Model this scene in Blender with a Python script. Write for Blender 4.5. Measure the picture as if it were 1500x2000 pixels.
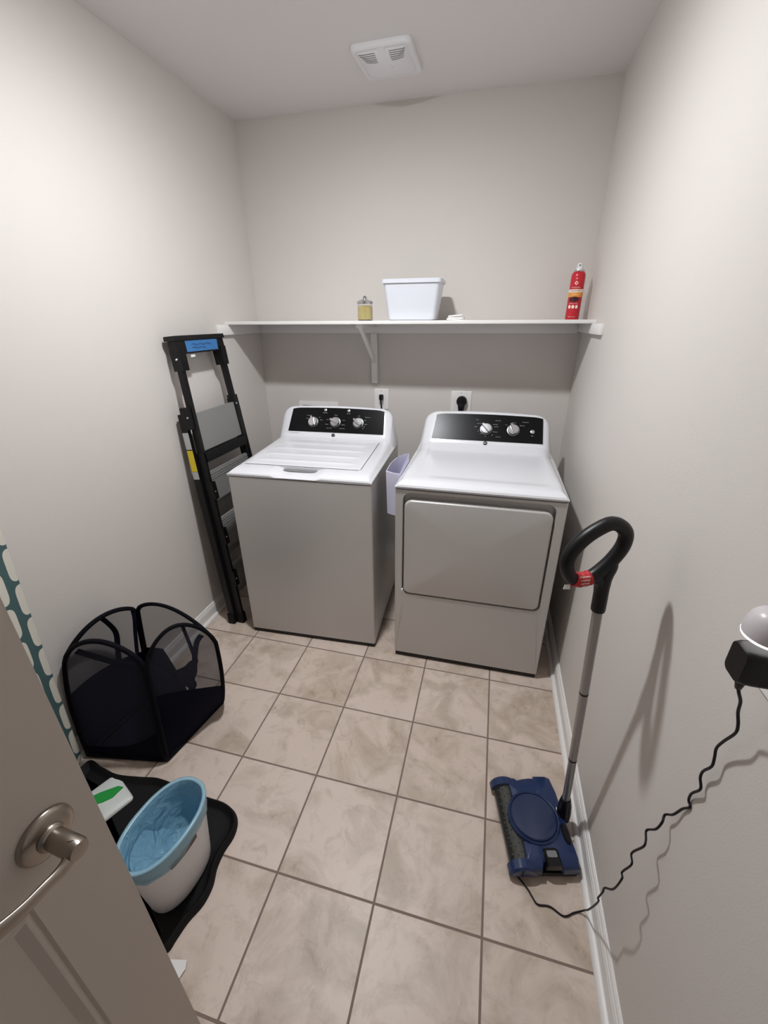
import bpy, bmesh, math, random
from mathutils import Vector, Matrix, noise
random.seed(7)
PI = math.pi
for o in list(bpy.data.objects): bpy.data.objects.remove(o, do_unlink=True)
S = bpy.context.scene
COL = S.collection

# ------------------------------------------------------------------ camera, world, exposure
cam_d = bpy.data.cameras.new('camera'); cam = bpy.data.objects.new('camera', cam_d); COL.objects.link(cam)
S.camera = cam
F_PX, CX, CY = 812.1, 752.8, 990.0
PITCH, YAW, ROLL, ZC = -0.4229, -0.2442, -0.0062, 1.5613
fw = Vector((math.sin(YAW)*math.cos(PITCH), math.cos(YAW)*math.cos(PITCH), math.sin(PITCH)))
rt = Vector((math.cos(YAW), -math.sin(YAW), 0)); up = rt.cross(fw)
r2 = rt*math.cos(ROLL) + up*math.sin(ROLL); u2 = -rt*math.sin(ROLL) + up*math.cos(ROLL)
cam.matrix_world = Matrix(((r2.x, u2.x, -fw.x, 0), (r2.y, u2.y, -fw.y, 0), (r2.z, u2.z, -fw.z, ZC), (0, 0, 0, 1)))
cam_d.sensor_fit = 'VERTICAL'; cam_d.sensor_height = 32.0; cam_d.lens = F_PX/2000*32.0
cam_d.shift_x = -(CX-750)/2000; cam_d.shift_y = (CY-1000)/2000
cam_d.clip_start = 0.02
S.view_settings.view_transform = 'Standard'; S.view_settings.look = 'None'
S.view_settings.gamma = 1; S.view_settings.use_curve_mapping = False
S.view_settings.exposure = 0.0
w = bpy.data.worlds.new('world'); S.world = w; w.use_nodes = True
w.node_tree.nodes['Background'].inputs[0].default_value = (1.0, 0.97, 0.95, 1)
w.node_tree.nodes['Background'].inputs[1].default_value = 0.10
LAMP_POS = (-0.52, 1.27, 2.462); LAMP_R = 0.055; LAMP_STRENGTH = 960.0
LAMP_COLOR = (0.95, 0.975, 1.0)

# ------------------------------------------------------------------ materials
MATS = {}
def srgb(r, g, b):
    f = lambda c: (c/255)/12.92 if c/255 <= .04045 else ((c/255+.055)/1.055)**2.4
    return (f(r), f(g), f(b), 1)
def mat(name, col, rough=.5, metal=0.0, spec=.5, bump=None, mottled=None, trans=None, coat=0, sheen=0):
    if name in MATS: return MATS[name]
    m = bpy.data.materials.new(name); m.use_nodes = True; nt = m.node_tree; b = nt.nodes['Principled BSDF']
    b.inputs['Base Color'].default_value = col; b.inputs['Roughness'].default_value = rough
    b.inputs['Metallic'].default_value = metal; b.inputs['Specular IOR Level'].default_value = spec
    b.inputs['Coat Weight'].default_value = coat; b.inputs['Coat Roughness'].default_value = .08
    b.inputs['Sheen Weight'].default_value = sheen
    tc = nt.nodes.new('ShaderNodeTexCoord')
    if bump:
        n = nt.nodes.new('ShaderNodeTexNoise'); n.inputs['Scale'].default_value = bump[0]; n.inputs['Detail'].default_value = 3
        nt.links.new(tc.outputs['Object'], n.inputs['Vector'])
        bp = nt.nodes.new('ShaderNodeBump'); bp.inputs['Strength'].default_value = bump[1]; bp.inputs['Distance'].default_value = .002
        nt.links.new(n.outputs['Fac'], bp.inputs['Height']); nt.links.new(bp.outputs['Normal'], b.inputs['Normal'])
    if mottled:
        n = nt.nodes.new('ShaderNodeTexNoise'); n.inputs['Scale'].default_value = mottled[0]; n.inputs['Detail'].default_value = 5
        nt.links.new(tc.outputs['Object'], n.inputs['Vector'])
        mx = nt.nodes.new('ShaderNodeMix'); mx.data_type = 'RGBA'
        mx.inputs[6].default_value = col; mx.inputs[7].default_value = mottled[1]
        nt.links.new(n.outputs['Fac'], mx.inputs[0]); nt.links.new(mx.outputs[2], b.inputs['Base Color'])
    if trans is not None:
        out = nt.nodes['Material Output']; t = nt.nodes.new('ShaderNodeBsdfTransparent'); ms = nt.nodes.new('ShaderNodeMixShader')
        ms.inputs[0].default_value = trans
        nt.links.new(t.outputs[0], ms.inputs[1]); nt.links.new(b.outputs[0], ms.inputs[2]); nt.links.new(ms.outputs[0], out.inputs['Surface'])
    MATS[name] = m; return m

M_WALL = mat('wall_paint', srgb(211, 205, 200), .72, bump=(260, .2))
M_CEIL = mat('ceiling_paint', srgb(224, 221, 220), .45, bump=(240, .15))
M_TRIM = mat('trim_paint', srgb(232, 229, 226), .4)
M_WHITE = mat('white_enamel', srgb(222, 222, 226), .2, coat=.3)
M_WHITEP = mat('white_plastic', srgb(232, 232, 234), .4)
M_PLATE = mat('plate_plastic', srgb(236, 232, 230), .4)
M_SILVER = mat('silver_paint', srgb(196, 193, 190), .36, .25, bump=(900, .06))
M_SILVERSIDE = mat('silver_side_paint', srgb(160, 160, 162), .25, .35)
M_DARKGAP = mat('dark_gap', srgb(22, 20, 20), .7)
M_GREYPL = mat('grey_plastic', srgb(120, 120, 122), .4)
M_PANEL = mat('black_glass', srgb(10, 10, 12), .27, spec=.16)
M_CHROME = mat('brushed_chrome', srgb(205, 205, 208), .24, 1.0)
M_RING = mat('knob_ring', srgb(110, 110, 112), .35, .8)
M_PRINT = mat('panel_print', srgb(170, 170, 175), .6)
M_BLACK = mat('black_plastic', srgb(11, 10, 12), .4, spec=.35)
M_BLACKR = mat('black_rubber', srgb(12, 11, 12), .65, spec=.25, bump=(300, .2))
M_BLACKG = mat('black_gloss', srgb(9, 8, 10), .25, spec=.4)
M_LADDER = mat('ladder_enamel', srgb(13, 12, 14), .45, spec=.35)
M_STEP = mat('step_aluminium', srgb(150, 150, 148), .5, .4, bump=(400, .2))
M_NAVY = mat('navy_fabric', srgb(11, 12, 27), .9, spec=.1, bump=(500, .3))
M_NAVYTR = mat('navy_binding', srgb(7, 7, 15), .8, spec=.15)
M_MESH = mat('navy_mesh', srgb(50, 50, 62), .85, spec=.2, trans=.52)
M_SWEEP = mat('blue_plastic', srgb(33, 50, 88), .2, spec=.4, coat=.2)
M_SWEEP2 = mat('blue_disc', srgb(40, 51, 82), .25, spec=.4, coat=.2)
M_SMOKE = mat('smoked_plastic', srgb(60, 62, 60), .12, trans=.30)
M_ALU = mat('pole_metal', srgb(158, 156, 156), .34, .75)
M_RED = mat('red_tag', srgb(176, 28, 38), .6)
M_CANRED = mat('can_red', srgb(196, 34, 50), .3, .1)
M_ORANGE = mat('can_orange', srgb(226, 150, 60), .4)
M_MAROON = mat('can_maroon', srgb(88, 16, 32), .4)
M_CREAM = mat('print_cream', srgb(244, 226, 210), .5)
M_MATTEWHITE = mat('matte_white', srgb(232, 230, 228), .8)
M_LAV = mat('pale_lavender_plastic', srgb(214, 212, 232), .5)
M_TAPE = mat('blue_tape', srgb(62, 122, 176), .7, mottled=(60, srgb(46, 102, 160)))
M_INK = mat('dark_ink', srgb(30, 46, 96), .7)
M_YEL = mat('label_yellow', srgb(222, 196, 40), .5)
M_LABEL = mat('label_white', srgb(206, 208, 208), .5, mottled=(300, srgb(150, 152, 156)))
M_GREEN = mat('print_green', srgb(30, 150, 60), .5)
M_BIN = mat('bin_plastic', srgb(226, 224, 226), .35)
M_NICKEL = mat('satin_nickel', srgb(170, 160, 150), .28, 1.0)
M_DOOR = mat('door_paint', srgb(196, 187, 178), .5, bump=(600, .08))
M_CORD = mat('cord_rubber', srgb(16, 11, 22), .5, spec=.3)

def bag_mat():
    m = bpy.data.materials.new('blue_film'); m.use_nodes = True; nt = m.node_tree; b = nt.nodes['Principled BSDF']
    b.inputs['Base Color'].default_value = srgb(160, 208, 230); b.inputs['Roughness'].default_value = .16
    tc = nt.nodes.new('ShaderNodeTexCoord'); n = nt.nodes.new('ShaderNodeTexNoise'); n.inputs['Scale'].default_value = 17; n.inputs['Detail'].default_value = 4
    n.inputs['Distortion'].default_value = 1.6
    nt.links.new(tc.outputs['Object'], n.inputs['Vector'])
    bp = nt.nodes.new('ShaderNodeBump'); bp.inputs['Strength'].default_value = .75; bp.inputs['Distance'].default_value = .018
    nt.links.new(n.outputs['Fac'], bp.inputs['Height']); nt.links.new(bp.outputs['Normal'], b.inputs['Normal'])
    tr = nt.nodes.new('ShaderNodeBsdfTranslucent'); tr.inputs[0].default_value = srgb(140, 200, 228)
    tp = nt.nodes.new('ShaderNodeBsdfTransparent'); tp.inputs[0].default_value = srgb(196, 228, 244)
    m1 = nt.nodes.new('ShaderNodeMixShader'); m1.inputs[0].default_value = .25
    m2 = nt.nodes.new('ShaderNodeMixShader'); m2.inputs[0].default_value = .34
    nt.links.new(b.outputs[0], m1.inputs[1]); nt.links.new(tr.outputs[0], m1.inputs[2])
    nt.links.new(m1.outputs[0], m2.inputs[1]); nt.links.new(tp.outputs[0], m2.inputs[2])
    nt.links.new(m2.outputs[0], nt.nodes['Material Output'].inputs['Surface'])
    return m
M_BAG = bag_mat()
def cuff_mat():
    m = bpy.data.materials.new('blue_film_cuff'); m.use_nodes = True; nt = m.node_tree; b = nt.nodes['Principled BSDF']
    b.inputs['Base Color'].default_value = srgb(170, 208, 222); b.inputs['Roughness'].default_value = .25
    tp = nt.nodes.new('ShaderNodeBsdfTransparent'); tp.inputs[0].default_value = srgb(200, 230, 245)
    m2 = nt.nodes.new('ShaderNodeMixShader'); m2.inputs[0].default_value = .5
    nt.links.new(b.outputs[0], m2.inputs[1]); nt.links.new(tp.outputs[0], m2.inputs[2])
    nt.links.new(m2.outputs[0], nt.nodes['Material Output'].inputs['Surface'])
    return m
M_CUFF = cuff_mat()
def glass_mat(name, col, rough=.02):
    m = bpy.data.materials.new(name); m.use_nodes = True; b = m.node_tree.nodes['Principled BSDF']
    b.inputs['Base Color'].default_value = col; b.inputs['Roughness'].default_value = rough; b.inputs['Transmission Weight'].default_value = 1; b.inputs['IOR'].default_value = 1.45
    return m
M_GLASS = glass_mat('clear_glass', (1, 1, 1, 1))
M_OIL = mat('yellow_beads', srgb(222, 196, 96), .3, mottled=(90, srgb(244, 232, 170)), bump=(200, .6))
def emis(name, col, st):
    m = bpy.data.materials.new(name); m.use_nodes = True; b = m.node_tree.nodes['Principled BSDF']
    b.inputs['Base Color'].default_value = (1, 1, 1, 1); b.inputs['Emission Color'].default_value = (*col, 1); b.inputs['Emission Strength'].default_value = st
    return m
M_BULB = emis('lamp_glow', LAMP_COLOR, LAMP_STRENGTH)
M_LED = emis('led_glow', (1, .97, .92), 4.0)

def tile_mat():
    m = bpy.data.materials.new('floor_tile'); m.use_nodes = True; nt = m.node_tree; b = nt.nodes['Principled BSDF']; N = nt.nodes.new; L = nt.links.new
    tc = N('ShaderNodeTexCoord')
    br = N('ShaderNodeTexBrick'); br.offset = 0; br.squash = 1
    for k, v in (('Scale', 1), ('Mortar Size', .0035), ('Mortar Smooth', .25), ('Brick Width', .3104), ('Row Height', .3104), ('Bias', 0)): br.inputs[k].default_value = v
    br.inputs['Color1'].default_value = (0, 0, 0, 1); br.inputs['Color2'].default_value = (1, 1, 1, 1); br.inputs['Mortar'].default_value = (.5, .5, .5, 1)
    L(tc.outputs['Object'], br.inputs['Vector'])
    # per-tile offset of the mottling
    sc = N('ShaderNodeVectorMath'); sc.operation = 'SCALE'; sc.inputs['Scale'].default_value = 7.0; L(br.outputs['Color'], sc.inputs[0])
    ad = N('ShaderNodeVectorMath'); ad.operation = 'ADD'; L(sc.outputs[0], ad.inputs[0]); L(tc.outputs['Object'], ad.inputs[1])
    def ns(scale, det, dist, rough=.6):
        n = N('ShaderNodeTexNoise'); n.inputs['Scale'].default_value = scale; n.inputs['Detail'].default_value = det; n.inputs['Distortion'].default_value = dist; n.inputs['Roughness'].default_value = rough
        L(ad.outputs[0], n.inputs['Vector']); return n
    n1 = ns(5.5, 6, .8); n2 = ns(17, 8, .7, .72); n3 = ns(2.2, 3, .3)
    r1 = N('ShaderNodeValToRGB'); e = r1.color_ramp.elements
    e[0].position = .36; e[0].color = srgb(184, 168, 153); e[1].position = .54; e[1].color = srgb(213, 197, 186)
    L(n1.outputs['Fac'], r1.inputs[0])
    r2_ = N('ShaderNodeValToRGB'); e = r2_.color_ramp.elements
    e[0].position = .30; e[0].color = (.62, .56, .51, 1); e[1].position = .47; e[1].color = (1, 1, 1, 1)
    L(n2.outputs['Fac'], r2_.inputs[0])
    mx = N('ShaderNodeMix'); mx.data_type = 'RGBA'; mx.blend_type = 'MULTIPLY'; mx.inputs[0].default_value = .55
    L(r1.outputs[0], mx.inputs[6]); L(r2_.outputs[0], mx.inputs[7])
    r3 = N('ShaderNodeValToRGB'); e = r3.color_ramp.elements
    e[0].position = .35; e[0].color = (.93, .90, .86, 1); e[1].position = .65; e[1].color = (1, .985, .975, 1)
    L(n3.outputs['Fac'], r3.inputs[0])
    mx3 = N('ShaderNodeMix'); mx3.data_type = 'RGBA'; mx3.blend_type = 'MULTIPLY'; mx3.inputs[0].default_value = .8
    L(mx.outputs[2], mx3.inputs[6]); L(r3.outputs[0], mx3.inputs[7])
    mx2 = N('ShaderNodeMix'); mx2.data_type = 'RGBA'; mx2.inputs[7].default_value = srgb(128, 112, 102)
    L(br.outputs['Fac'], mx2.inputs[0]); L(mx3.outputs[2], mx2.inputs[6]); L(mx2.outputs[2], b.inputs['Base Color'])
    rr = N('ShaderNodeMapRange'); rr.inputs[3].default_value = .42; rr.inputs[4].default_value = .85; L(br.outputs['Fac'], rr.inputs[0]); L(rr.outputs[0], b.inputs['Roughness'])
    hm = N('ShaderNodeMath'); hm.operation = 'MULTIPLY_ADD'; hm.inputs[1].default_value = -1; L(br.outputs['Fac'], hm.inputs[0]); 
    h2 = N('ShaderNodeMath'); h2.operation = 'MULTIPLY'; h2.inputs[1].default_value = .12; L(n2.outputs['Fac'], h2.inputs[0]); L(h2.outputs[0], hm.inputs[2])
    bp = N('ShaderNodeBump'); bp.inputs['Strength'].default_value = .7; bp.inputs['Distance'].default_value = .002
    L(hm.outputs[0], bp.inputs['Height']); L(bp.outputs['Normal'], b.inputs['Normal'])
    return m
M_TILE = tile_mat()

# ------------------------------------------------------------------ helpers
def obj(name, bm, m, parent=None, smooth=True, ang=35):
    bmesh.ops.recalc_face_normals(bm, faces=bm.faces)
    me = bpy.data.meshes.new(name); bm.to_mesh(me); bm.free()
    if m: me.materials.append(m)
    if smooth:
        me.shade_smooth(); me.set_sharp_from_angle(angle=math.radians(ang))
    o = bpy.data.objects.new(name, me); COL.objects.link(o)
    if parent: o.parent = parent
    return o
def empty(name, loc, rz=0):
    o = bpy.data.objects.new(name, None); o.location = loc; o.rotation_euler = (0, 0, rz); o.empty_display_size = .05; COL.objects.link(o); return o
def tag(o, label, cat, group=None):
    o['label'] = label; o['category'] = cat
    if group: o['group'] = group
    return o
def struct(o): o['kind'] = 'structure'; return o
def B(): return bmesh.new()
def box(bm, x0, x1, y0, y1, z0, z1, bev=0, seg=2, M=None):
    r = bmesh.ops.create_cube(bm, size=1, matrix=Matrix.Translation(((x0+x1)/2, (y0+y1)/2, (z0+z1)/2)) @ Matrix.Diagonal((abs(x1-x0), abs(y1-y0), abs(z1-z0), 1)))
    vs = r['verts']
    if bev:
        es = list({e for v in vs for e in v.link_edges})
        rr = bmesh.ops.bevel(bm, geom=es, offset=bev, segments=seg, affect='EDGES', profile=.5)
        vs = list({v for f in rr['faces'] for v in f.verts} | {v for v in vs if v.is_valid})
    if M is not None: bmesh.ops.transform(bm, matrix=M, verts=vs)
    return vs
def loft(bm, rings, closed=True, cap=True):
    R = [[bm.verts.new(p) for p in ring] for ring in rings]; n = len(R[0])
    for a, b in zip(R, R[1:]):
        for i in range(n if closed else n-1):
            j = (i+1) % n; bm.faces.new((a[i], a[j], b[j], b[i]))
    if cap and closed:
        bm.faces.new(R[0][::-1]); bm.faces.new(R[-1])
    return R
def tube(bm, pts, r, seg=10, closed=False, cap=True, flat=1.0, upv=None):
    pts = [Vector(p) for p in pts]; n = len(pts); rs = r if isinstance(r, (list, tuple)) else [r]*n
    t0 = (pts[1]-pts[0]).normalized(); nrm = (Vector(upv) if upv else t0.orthogonal()); nrm = (nrm - t0*nrm.dot(t0)).normalized()
    rings = []
    for i, p in enumerate(pts):
        if closed: t = (pts[(i+1) % n]-pts[i-1]).normalized()
        else: t = (pts[min(i+1, n-1)]-pts[max(i-1, 0)]).normalized()
        nrm = (Vector(upv) if upv else nrm); nrm = (nrm - t*nrm.dot(t)).normalized(); bi = t.cross(nrm)
        rings.append([p + (nrm*math.cos(a)*flat + bi*math.sin(a))*rs[i] for a in [2*PI*k/seg for k in range(seg)]])
    if closed: rings.append(rings[0]); 
    if closed:
        R = [[bm.verts.new(q) for q in ring] for ring in rings[:-1]]
        for i in range(n):
            a, b = R[i], R[(i+1) % n]
            for k in range(seg): bm.faces.new((a[k], a[(k+1) % seg], b[(k+1) % seg], b[k]))
    else: loft(bm, rings, True, cap)
def lathe(bm, prof, seg=32, M=None, sx=1, sy=1):
    rings = [[Vector((r*sx*math.cos(2*PI*k/seg), r*sy*math.sin(2*PI*k/seg), z)) for k in range(seg)] for r, z in prof]
    if M is not None: rings = [[M @ p for p in ring] for ring in rings]
    loft(bm, rings)
def smoothpts(p, k=4, closed=False):
    p = [Vector(q) for q in p]; n = len(p); out = []
    for i in range(n if closed else n-1):
        g = (lambda j: p[j % n]) if closed else (lambda j: p[max(0, min(n-1, j))])
        a, b, c, d = g(i-1), g(i), g(i+1), g(i+2)
        for s in range(k):
            t = s/k; out.append(.5*((2*b)+(-a+c)*t+(2*a-5*b+4*c-d)*t*t+(-a+3*b-3*c+d)*t**3))
    if not closed: out.append(p[-1])
    return out
def prism(bm, poly, a0, a1, f):
    """poly 2-D points extruded between a0 and a1; f(u, v, a) -> 3-D"""
    loft(bm, [[f(u, v, a0) for u, v in poly], [f(u, v, a1) for u, v in poly]])
def rrect(x0, x1, y0, y1, r, seg=6):
    rs = r if isinstance(r, (list, tuple)) else [r]*4; out = []
    for (cx, cy, a0), q in zip(((x1, y1, 0), (x0, y1, 90), (x0, y0, 180), (x1, y0, 270)), rs):
        sx = -1 if cx == x1 else 1; sy = -1 if cy == y1 else 1
        for k in range(seg+1):
            a = math.radians(a0+90*k/seg); out.append((cx+sx*q+q*math.cos(a), cy+sy*q+q*math.sin(a)))
    return out
def text(name, s, size, M, m, parent, depth=.0004, align='CENTER'):
    cu = bpy.data.curves.new(name, 'FONT'); cu.body = s; cu.size = size; cu.extrude = depth; cu.align_x = align; cu.align_y = 'CENTER'; cu.resolution_u = 2
    t = bpy.data.objects.new('tmp', cu); COL.objects.link(t)
    me = bpy.data.meshes.new_from_object(t.evaluated_get(bpy.context.evaluated_depsgraph_get()))
    bpy.data.objects.remove(t, do_unlink=True); bpy.data.curves.remove(cu)
    me.transform(M); me.name = name; me.materials.clear(); me.materials.append(m)
    o = bpy.data.objects.new(name, me); COL.objects.link(o); o.parent = parent; return o
def frame(o, x, y, z):
    """matrix with columns x, y, z axes and origin o"""
    x, y, z, o = Vector(x).normalized(), Vector(y).normalized(), Vector(z).normalized(), Vector(o)
    return Matrix(((x.x, y.x, z.x, o.x), (x.y, y.y, z.y, o.y), (x.z, y.z, z.z, o.z), (0, 0, 0, 1)))

# ------------------------------------------------------------------ the room
XL, XR, YB, YF, H = -1.4472, .4307, 2.561, -.46, 2.521
T = .12
bm = B(); box(bm, XL-T, XR+T, YF-T-.9, YB+T, -.10, 0)
bmesh.ops.transform(bm, matrix=(Matrix.Translation((-.504, .6075, 0)) @ Matrix.Rotation(-.004, 4, 'Z')).inverted(), verts=bm.verts)
fl = struct(obj('floor', bm, M_TILE, smooth=False)); fl.location = (-.504, .6075, 0); fl.rotation_euler = (0, 0, -.004)
bm = B(); box(bm, XL-T, XR+T, YF-T, YB+T, H, H+.1); struct(obj('ceiling', bm, M_CEIL, smooth=False))
bm = B(); box(bm, XL-T, XL, YF-T, YB+T, 0, H); struct(obj('wall_left', bm, M_WALL, smooth=False))
bm = B(); box(bm, XR, XR+T, YF-T, YB+T, 0, H); struct(obj('wall_right', bm, M_WALL, smooth=False))
bm = B(); box(bm, XL, XR, YB, YB+T, 0, H); struct(obj('wall_back', bm, M_WALL, smooth=False))
DX0, DX1, DH = -.585, .165, 2.05
bm = B(); box(bm, XL, DX0, YF-T, YF, 0, H); box(bm, DX1, XR, YF-T, YF, 0, H); box(bm, DX0, DX1, YF-T, YF, DH, H); struct(obj('wall_front', bm, M_WALL, smooth=False))
bm = B()
for (x0, x1, z0, z1) in ((DX0-.07, DX0, 0, DH+.07), (DX1, DX1+.07, 0, DH+.07), (DX0, DX1, DH, DH+.07)): box(bm, x0, x1, YF, YF+.015, z0, z1, .003)
struct(obj('trim_1', bm, M_TRIM))
# baseboards with quarter-round shoe moulding
def base_prof():
    p = [(0, 0), (.029, 0)] + [(.0145+.0145*math.cos(a), .0145*math.sin(a)+.002) for a in [math.radians(d) for d in (15, 35, 55, 75, 90)]]
    p += [(.0135, .018), (.0135, .060), (.0115, .064), (.0115, .069), (.008, .073), (.008, .079), (.004, .084), (0, .084)]
    return p
def baseboard(name, f, a0, a1):
    bm = B(); prism(bm, base_prof(), a0, a1, f); struct(obj(name, bm, M_TRIM, ang=25))
baseboard('baseboard_left', lambda u, v, a: (XL+u, a, v), YF, YB)
baseboard('baseboard_right', lambda u, v, a: (XR-u, a, v), YF, YB)
baseboard('baseboard_back', lambda u, v, a: (a, YB-u, v), XL+.029, XR-.029)
baseboard('baseboard_front', lambda u, v, a: (a, YF+u, v), XL+.029, DX0-.07)

# ------------------------------------------------------------------ ceiling lamp that lights the room
lamp = tag(empty('ceiling_light', (LAMP_POS[0], LAMP_POS[1], H)), 'small round flush ceiling lamp with glowing diffuser between door and vent', 'light')
bm = B(); lathe(bm, [(.001, 0), (.070, 0), (.072, -.030), (.068, -.048), (.060, -.0530), (.0565, -.0530), (.0565, -.046), (.001, -.046)], 40); obj('canopy', bm, M_WHITEP, lamp)
bm = B(); zl = LAMP_POS[2]-H; lathe(bm, [(.001, zl+.008), (LAMP_R*.98, zl+.008), (LAMP_R, zl+.0055), (LAMP_R*.85, zl+.002), (LAMP_R*.55, zl-.001), (.001, zl-.003)], 24); obj('diffuser', bm, M_BULB, lamp, ang=180)

# ------------------------------------------------------------------ exhaust vent in the ceiling
vent = tag(empty('exhaust_vent', (-.527, 2.197, H), -.03), 'square white plastic exhaust vent cover in the ceiling', 'vent')
A = .122
def ventz(u, v):
    q = max(abs(u), abs(v))/A
    return -.024 + .012*max(0, (q-.72)/.28)**1.6
bm = B(); rings = []
for s, z in ((1, 0), (1, -.008), (.99, -.013), (.965, -.0165), (.90, -.0185), (.85, -.0165), (.83, -.0165), (.8, -.021), (.5, -.028), (.2, -.031)):
    rings.append([(x, y, z) for x, y in rrect(-A*s, A*s, -A*s, A*s, .026*s, 5)])
loft(bm, rings); obj('cover', bm, M_WHITEP, vent, ang=50)
bm = B()
rings = []
for y, wd, z in ((-.112, .018, -.0175), (-.09, .020, -.0235), (0, .026, -.034), (.09, .020, -.0235), (.112, .018, -.0175)):
    rings.append([(-wd, y, z+.006), (-wd*.8, y, z), (wd*.8, y, z), (wd, y, z+.006)])
loft(bm, rings); obj('rib', bm, M_WHITEP, vent)
def vz(x, y):
    q = max(abs(x), abs(y))/A; P_ = ((0, -.031), (.2, -.031), (.5, -.028), (.8, -.021), (.83, -.0165), (1, -.0165))
    for (a0, z0), (a1, z1) in zip(P_, P_[1:]):
        if q <= a1: return z0+(z1-z0)*(q-a0)/(a1-a0)
    return -.0165
for sx in (-1, 1):
    for k in range(6):
        bm = B(); y = -.092+k*.0095; x0, x1 = .028, .092-.003*k; n = 10; V = []
        for i in range(n+1):
            x = sx*(x0+(x1-x0)*i/n); V.append([(x, yy, vz(x, yy)-.0007+dz) for yy, dz in ((y, 0), (y+.0030, 0), (y+.0030, .003), (y, .003))])
        loft(bm, V); obj('slot', bm, M_GREYPL, vent, smooth=False)

# ------------------------------------------------------------------ shelf
shelf = tag(empty('wall_shelf', (0, YB, 1.49)), 'long white wall shelf spanning the back wall above both machines', 'shelf')
YS = 2.2
bm = B(); box(bm, XL, XR, YS-YB, 0, .051, .067, .002); obj('shelf_board', bm, M_TRIM, shelf)
bm = B(); box(bm, XL+.019, XR-.019, -.019, 0, .0, .051, .0015); obj('cleat', bm, M_TRIM, shelf)
bm = B(); box(bm, XL, XL+.019, 2.115-YB, 0, 0, .051, .002); obj('cleat', bm, M_TRIM, shelf)
bm = B(); box(bm, XR-.019, XR, 2.04-YB, 0, .008, .051, .002); obj('cleat', bm, M_TRIM, shelf)
# extension of the side ledges past the board
br_ = empty('shelf_bracket', (-.696, 0, 0)); br_.parent = shelf
brk = bm = B()
box(bm, -.018, .018, -.026, 0, 1.209-1.49, 0, .002); 
obj('bracket_upright', bm, M_TRIM, br_)
bm = B(); box(bm, -.016, .016, 2.245-YB, -.02, .033, .051, .002); obj('bracket_arm', bm, M_TRIM, br_)
bm = B()
prism(bm, [(2.262-YB, .036), (2.285-YB, .036), (-.022, -.135), (-.022, -.168)], -.009, .009, lambda u, v, a: (a, u, v)); obj('bracket_brace', bm, M_TRIM, br_)

ZS = 1.557
# jar
jar = tag(empty('glass_jar', (-.676, 2.30, ZS)), 'small glass jar with yellow beads and pointed silver lid on shelf', 'jar')
bm = B(); lathe(bm, [(.001, .001), (.036, .001), (.040, .005), (.040, .072), (.036, .078), (.034, .078), (.0375, .071), (.0375, .006), (.034, .004), (.001, .004)], 32); obj('glass', bm, M_GLASS, jar, ang=40)
bm = B(); lathe(bm, [(.001, .0045), (.0345, .0045), (.0370, .009), (.0370, .066), (.030, .070), (.001, .071)], 32); obj('bath_beads', bm, M_OIL, jar)
bm = B(); lathe(bm, [(.001, .079), (.040, .079), (.041, .082), (.041, .090), (.034, .095), (.018, .099), (.009, .106), (.010, .112), (.006, .117), (.001, .118)], 32); obj('lid', bm, M_CHROME, jar)
# white storage bin
bn = tag(empty('storage_bin', (-.4265, 2.345, ZS), .012), 'tapered white plastic storage bin on the shelf', 'storage bin')
bm = B(); rings = []
def bring(hx, hy, z, r): return [(x, y, z) for x, y in rrect(-hx, hx, -hy, hy, r, 5)]
hb, ht = (.118, .078), (.143, .100)
def hh(t, d=0): return (hb[0]+(ht[0]-hb[0])*t-d, hb[1]+(ht[1]-hb[1])*t-d)
for t, z, d in ((0, .001, .006), (0, .006, 0), (.92, .168, 0)): rings.append(bring(*hh(t, d), z, .02))
for z, d in ((.168, -.006), (.184, -.007), (.186, -.004), (.186, .003)): rings.append(bring(*hh(1, d), z, .022))
for t, z, d in ((.9, .165, .003), (0, .008, .003)): rings.append(bring(*hh(t, d), z, .018))
loft(bm, rings); obj('bin_body', bm, mat('bin_white', srgb(216, 219, 226), .4), bn, ang=40)
# folded white cloth
cl = tag(empty('folded_cloth', (-.212, 2.36, ZS)), 'small folded white cloth lying beside the storage bin', 'cloth')
bm = B()
for k, (dx, dz, rz, tilt) in enumerate(((0, .004, .1, 0), (.004, .013, -.05, .05), (-.004, .023, .12, -.10))):
    n = 10; V = [[None]*(n+1) for _ in range(n+1)]
    rings = []
    M = Matrix.Translation((dx, 0, dz)) @ Matrix.Rotation(rz, 4, 'Z') @ Matrix.Rotation(tilt, 4, 'Y')
    for s in (-1, 1):
        pass
    vs = box(bm, -.045+.006*k, .045-.004*k, -.035, .035, -.004, .004, .003)
    for v in vs:
        v.co = M @ v.co; v.co.z += .0025*math.sin(v.co.x*90+k)
obj('cloth_layers', bm, M_MATTEWHITE, cl)
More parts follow.
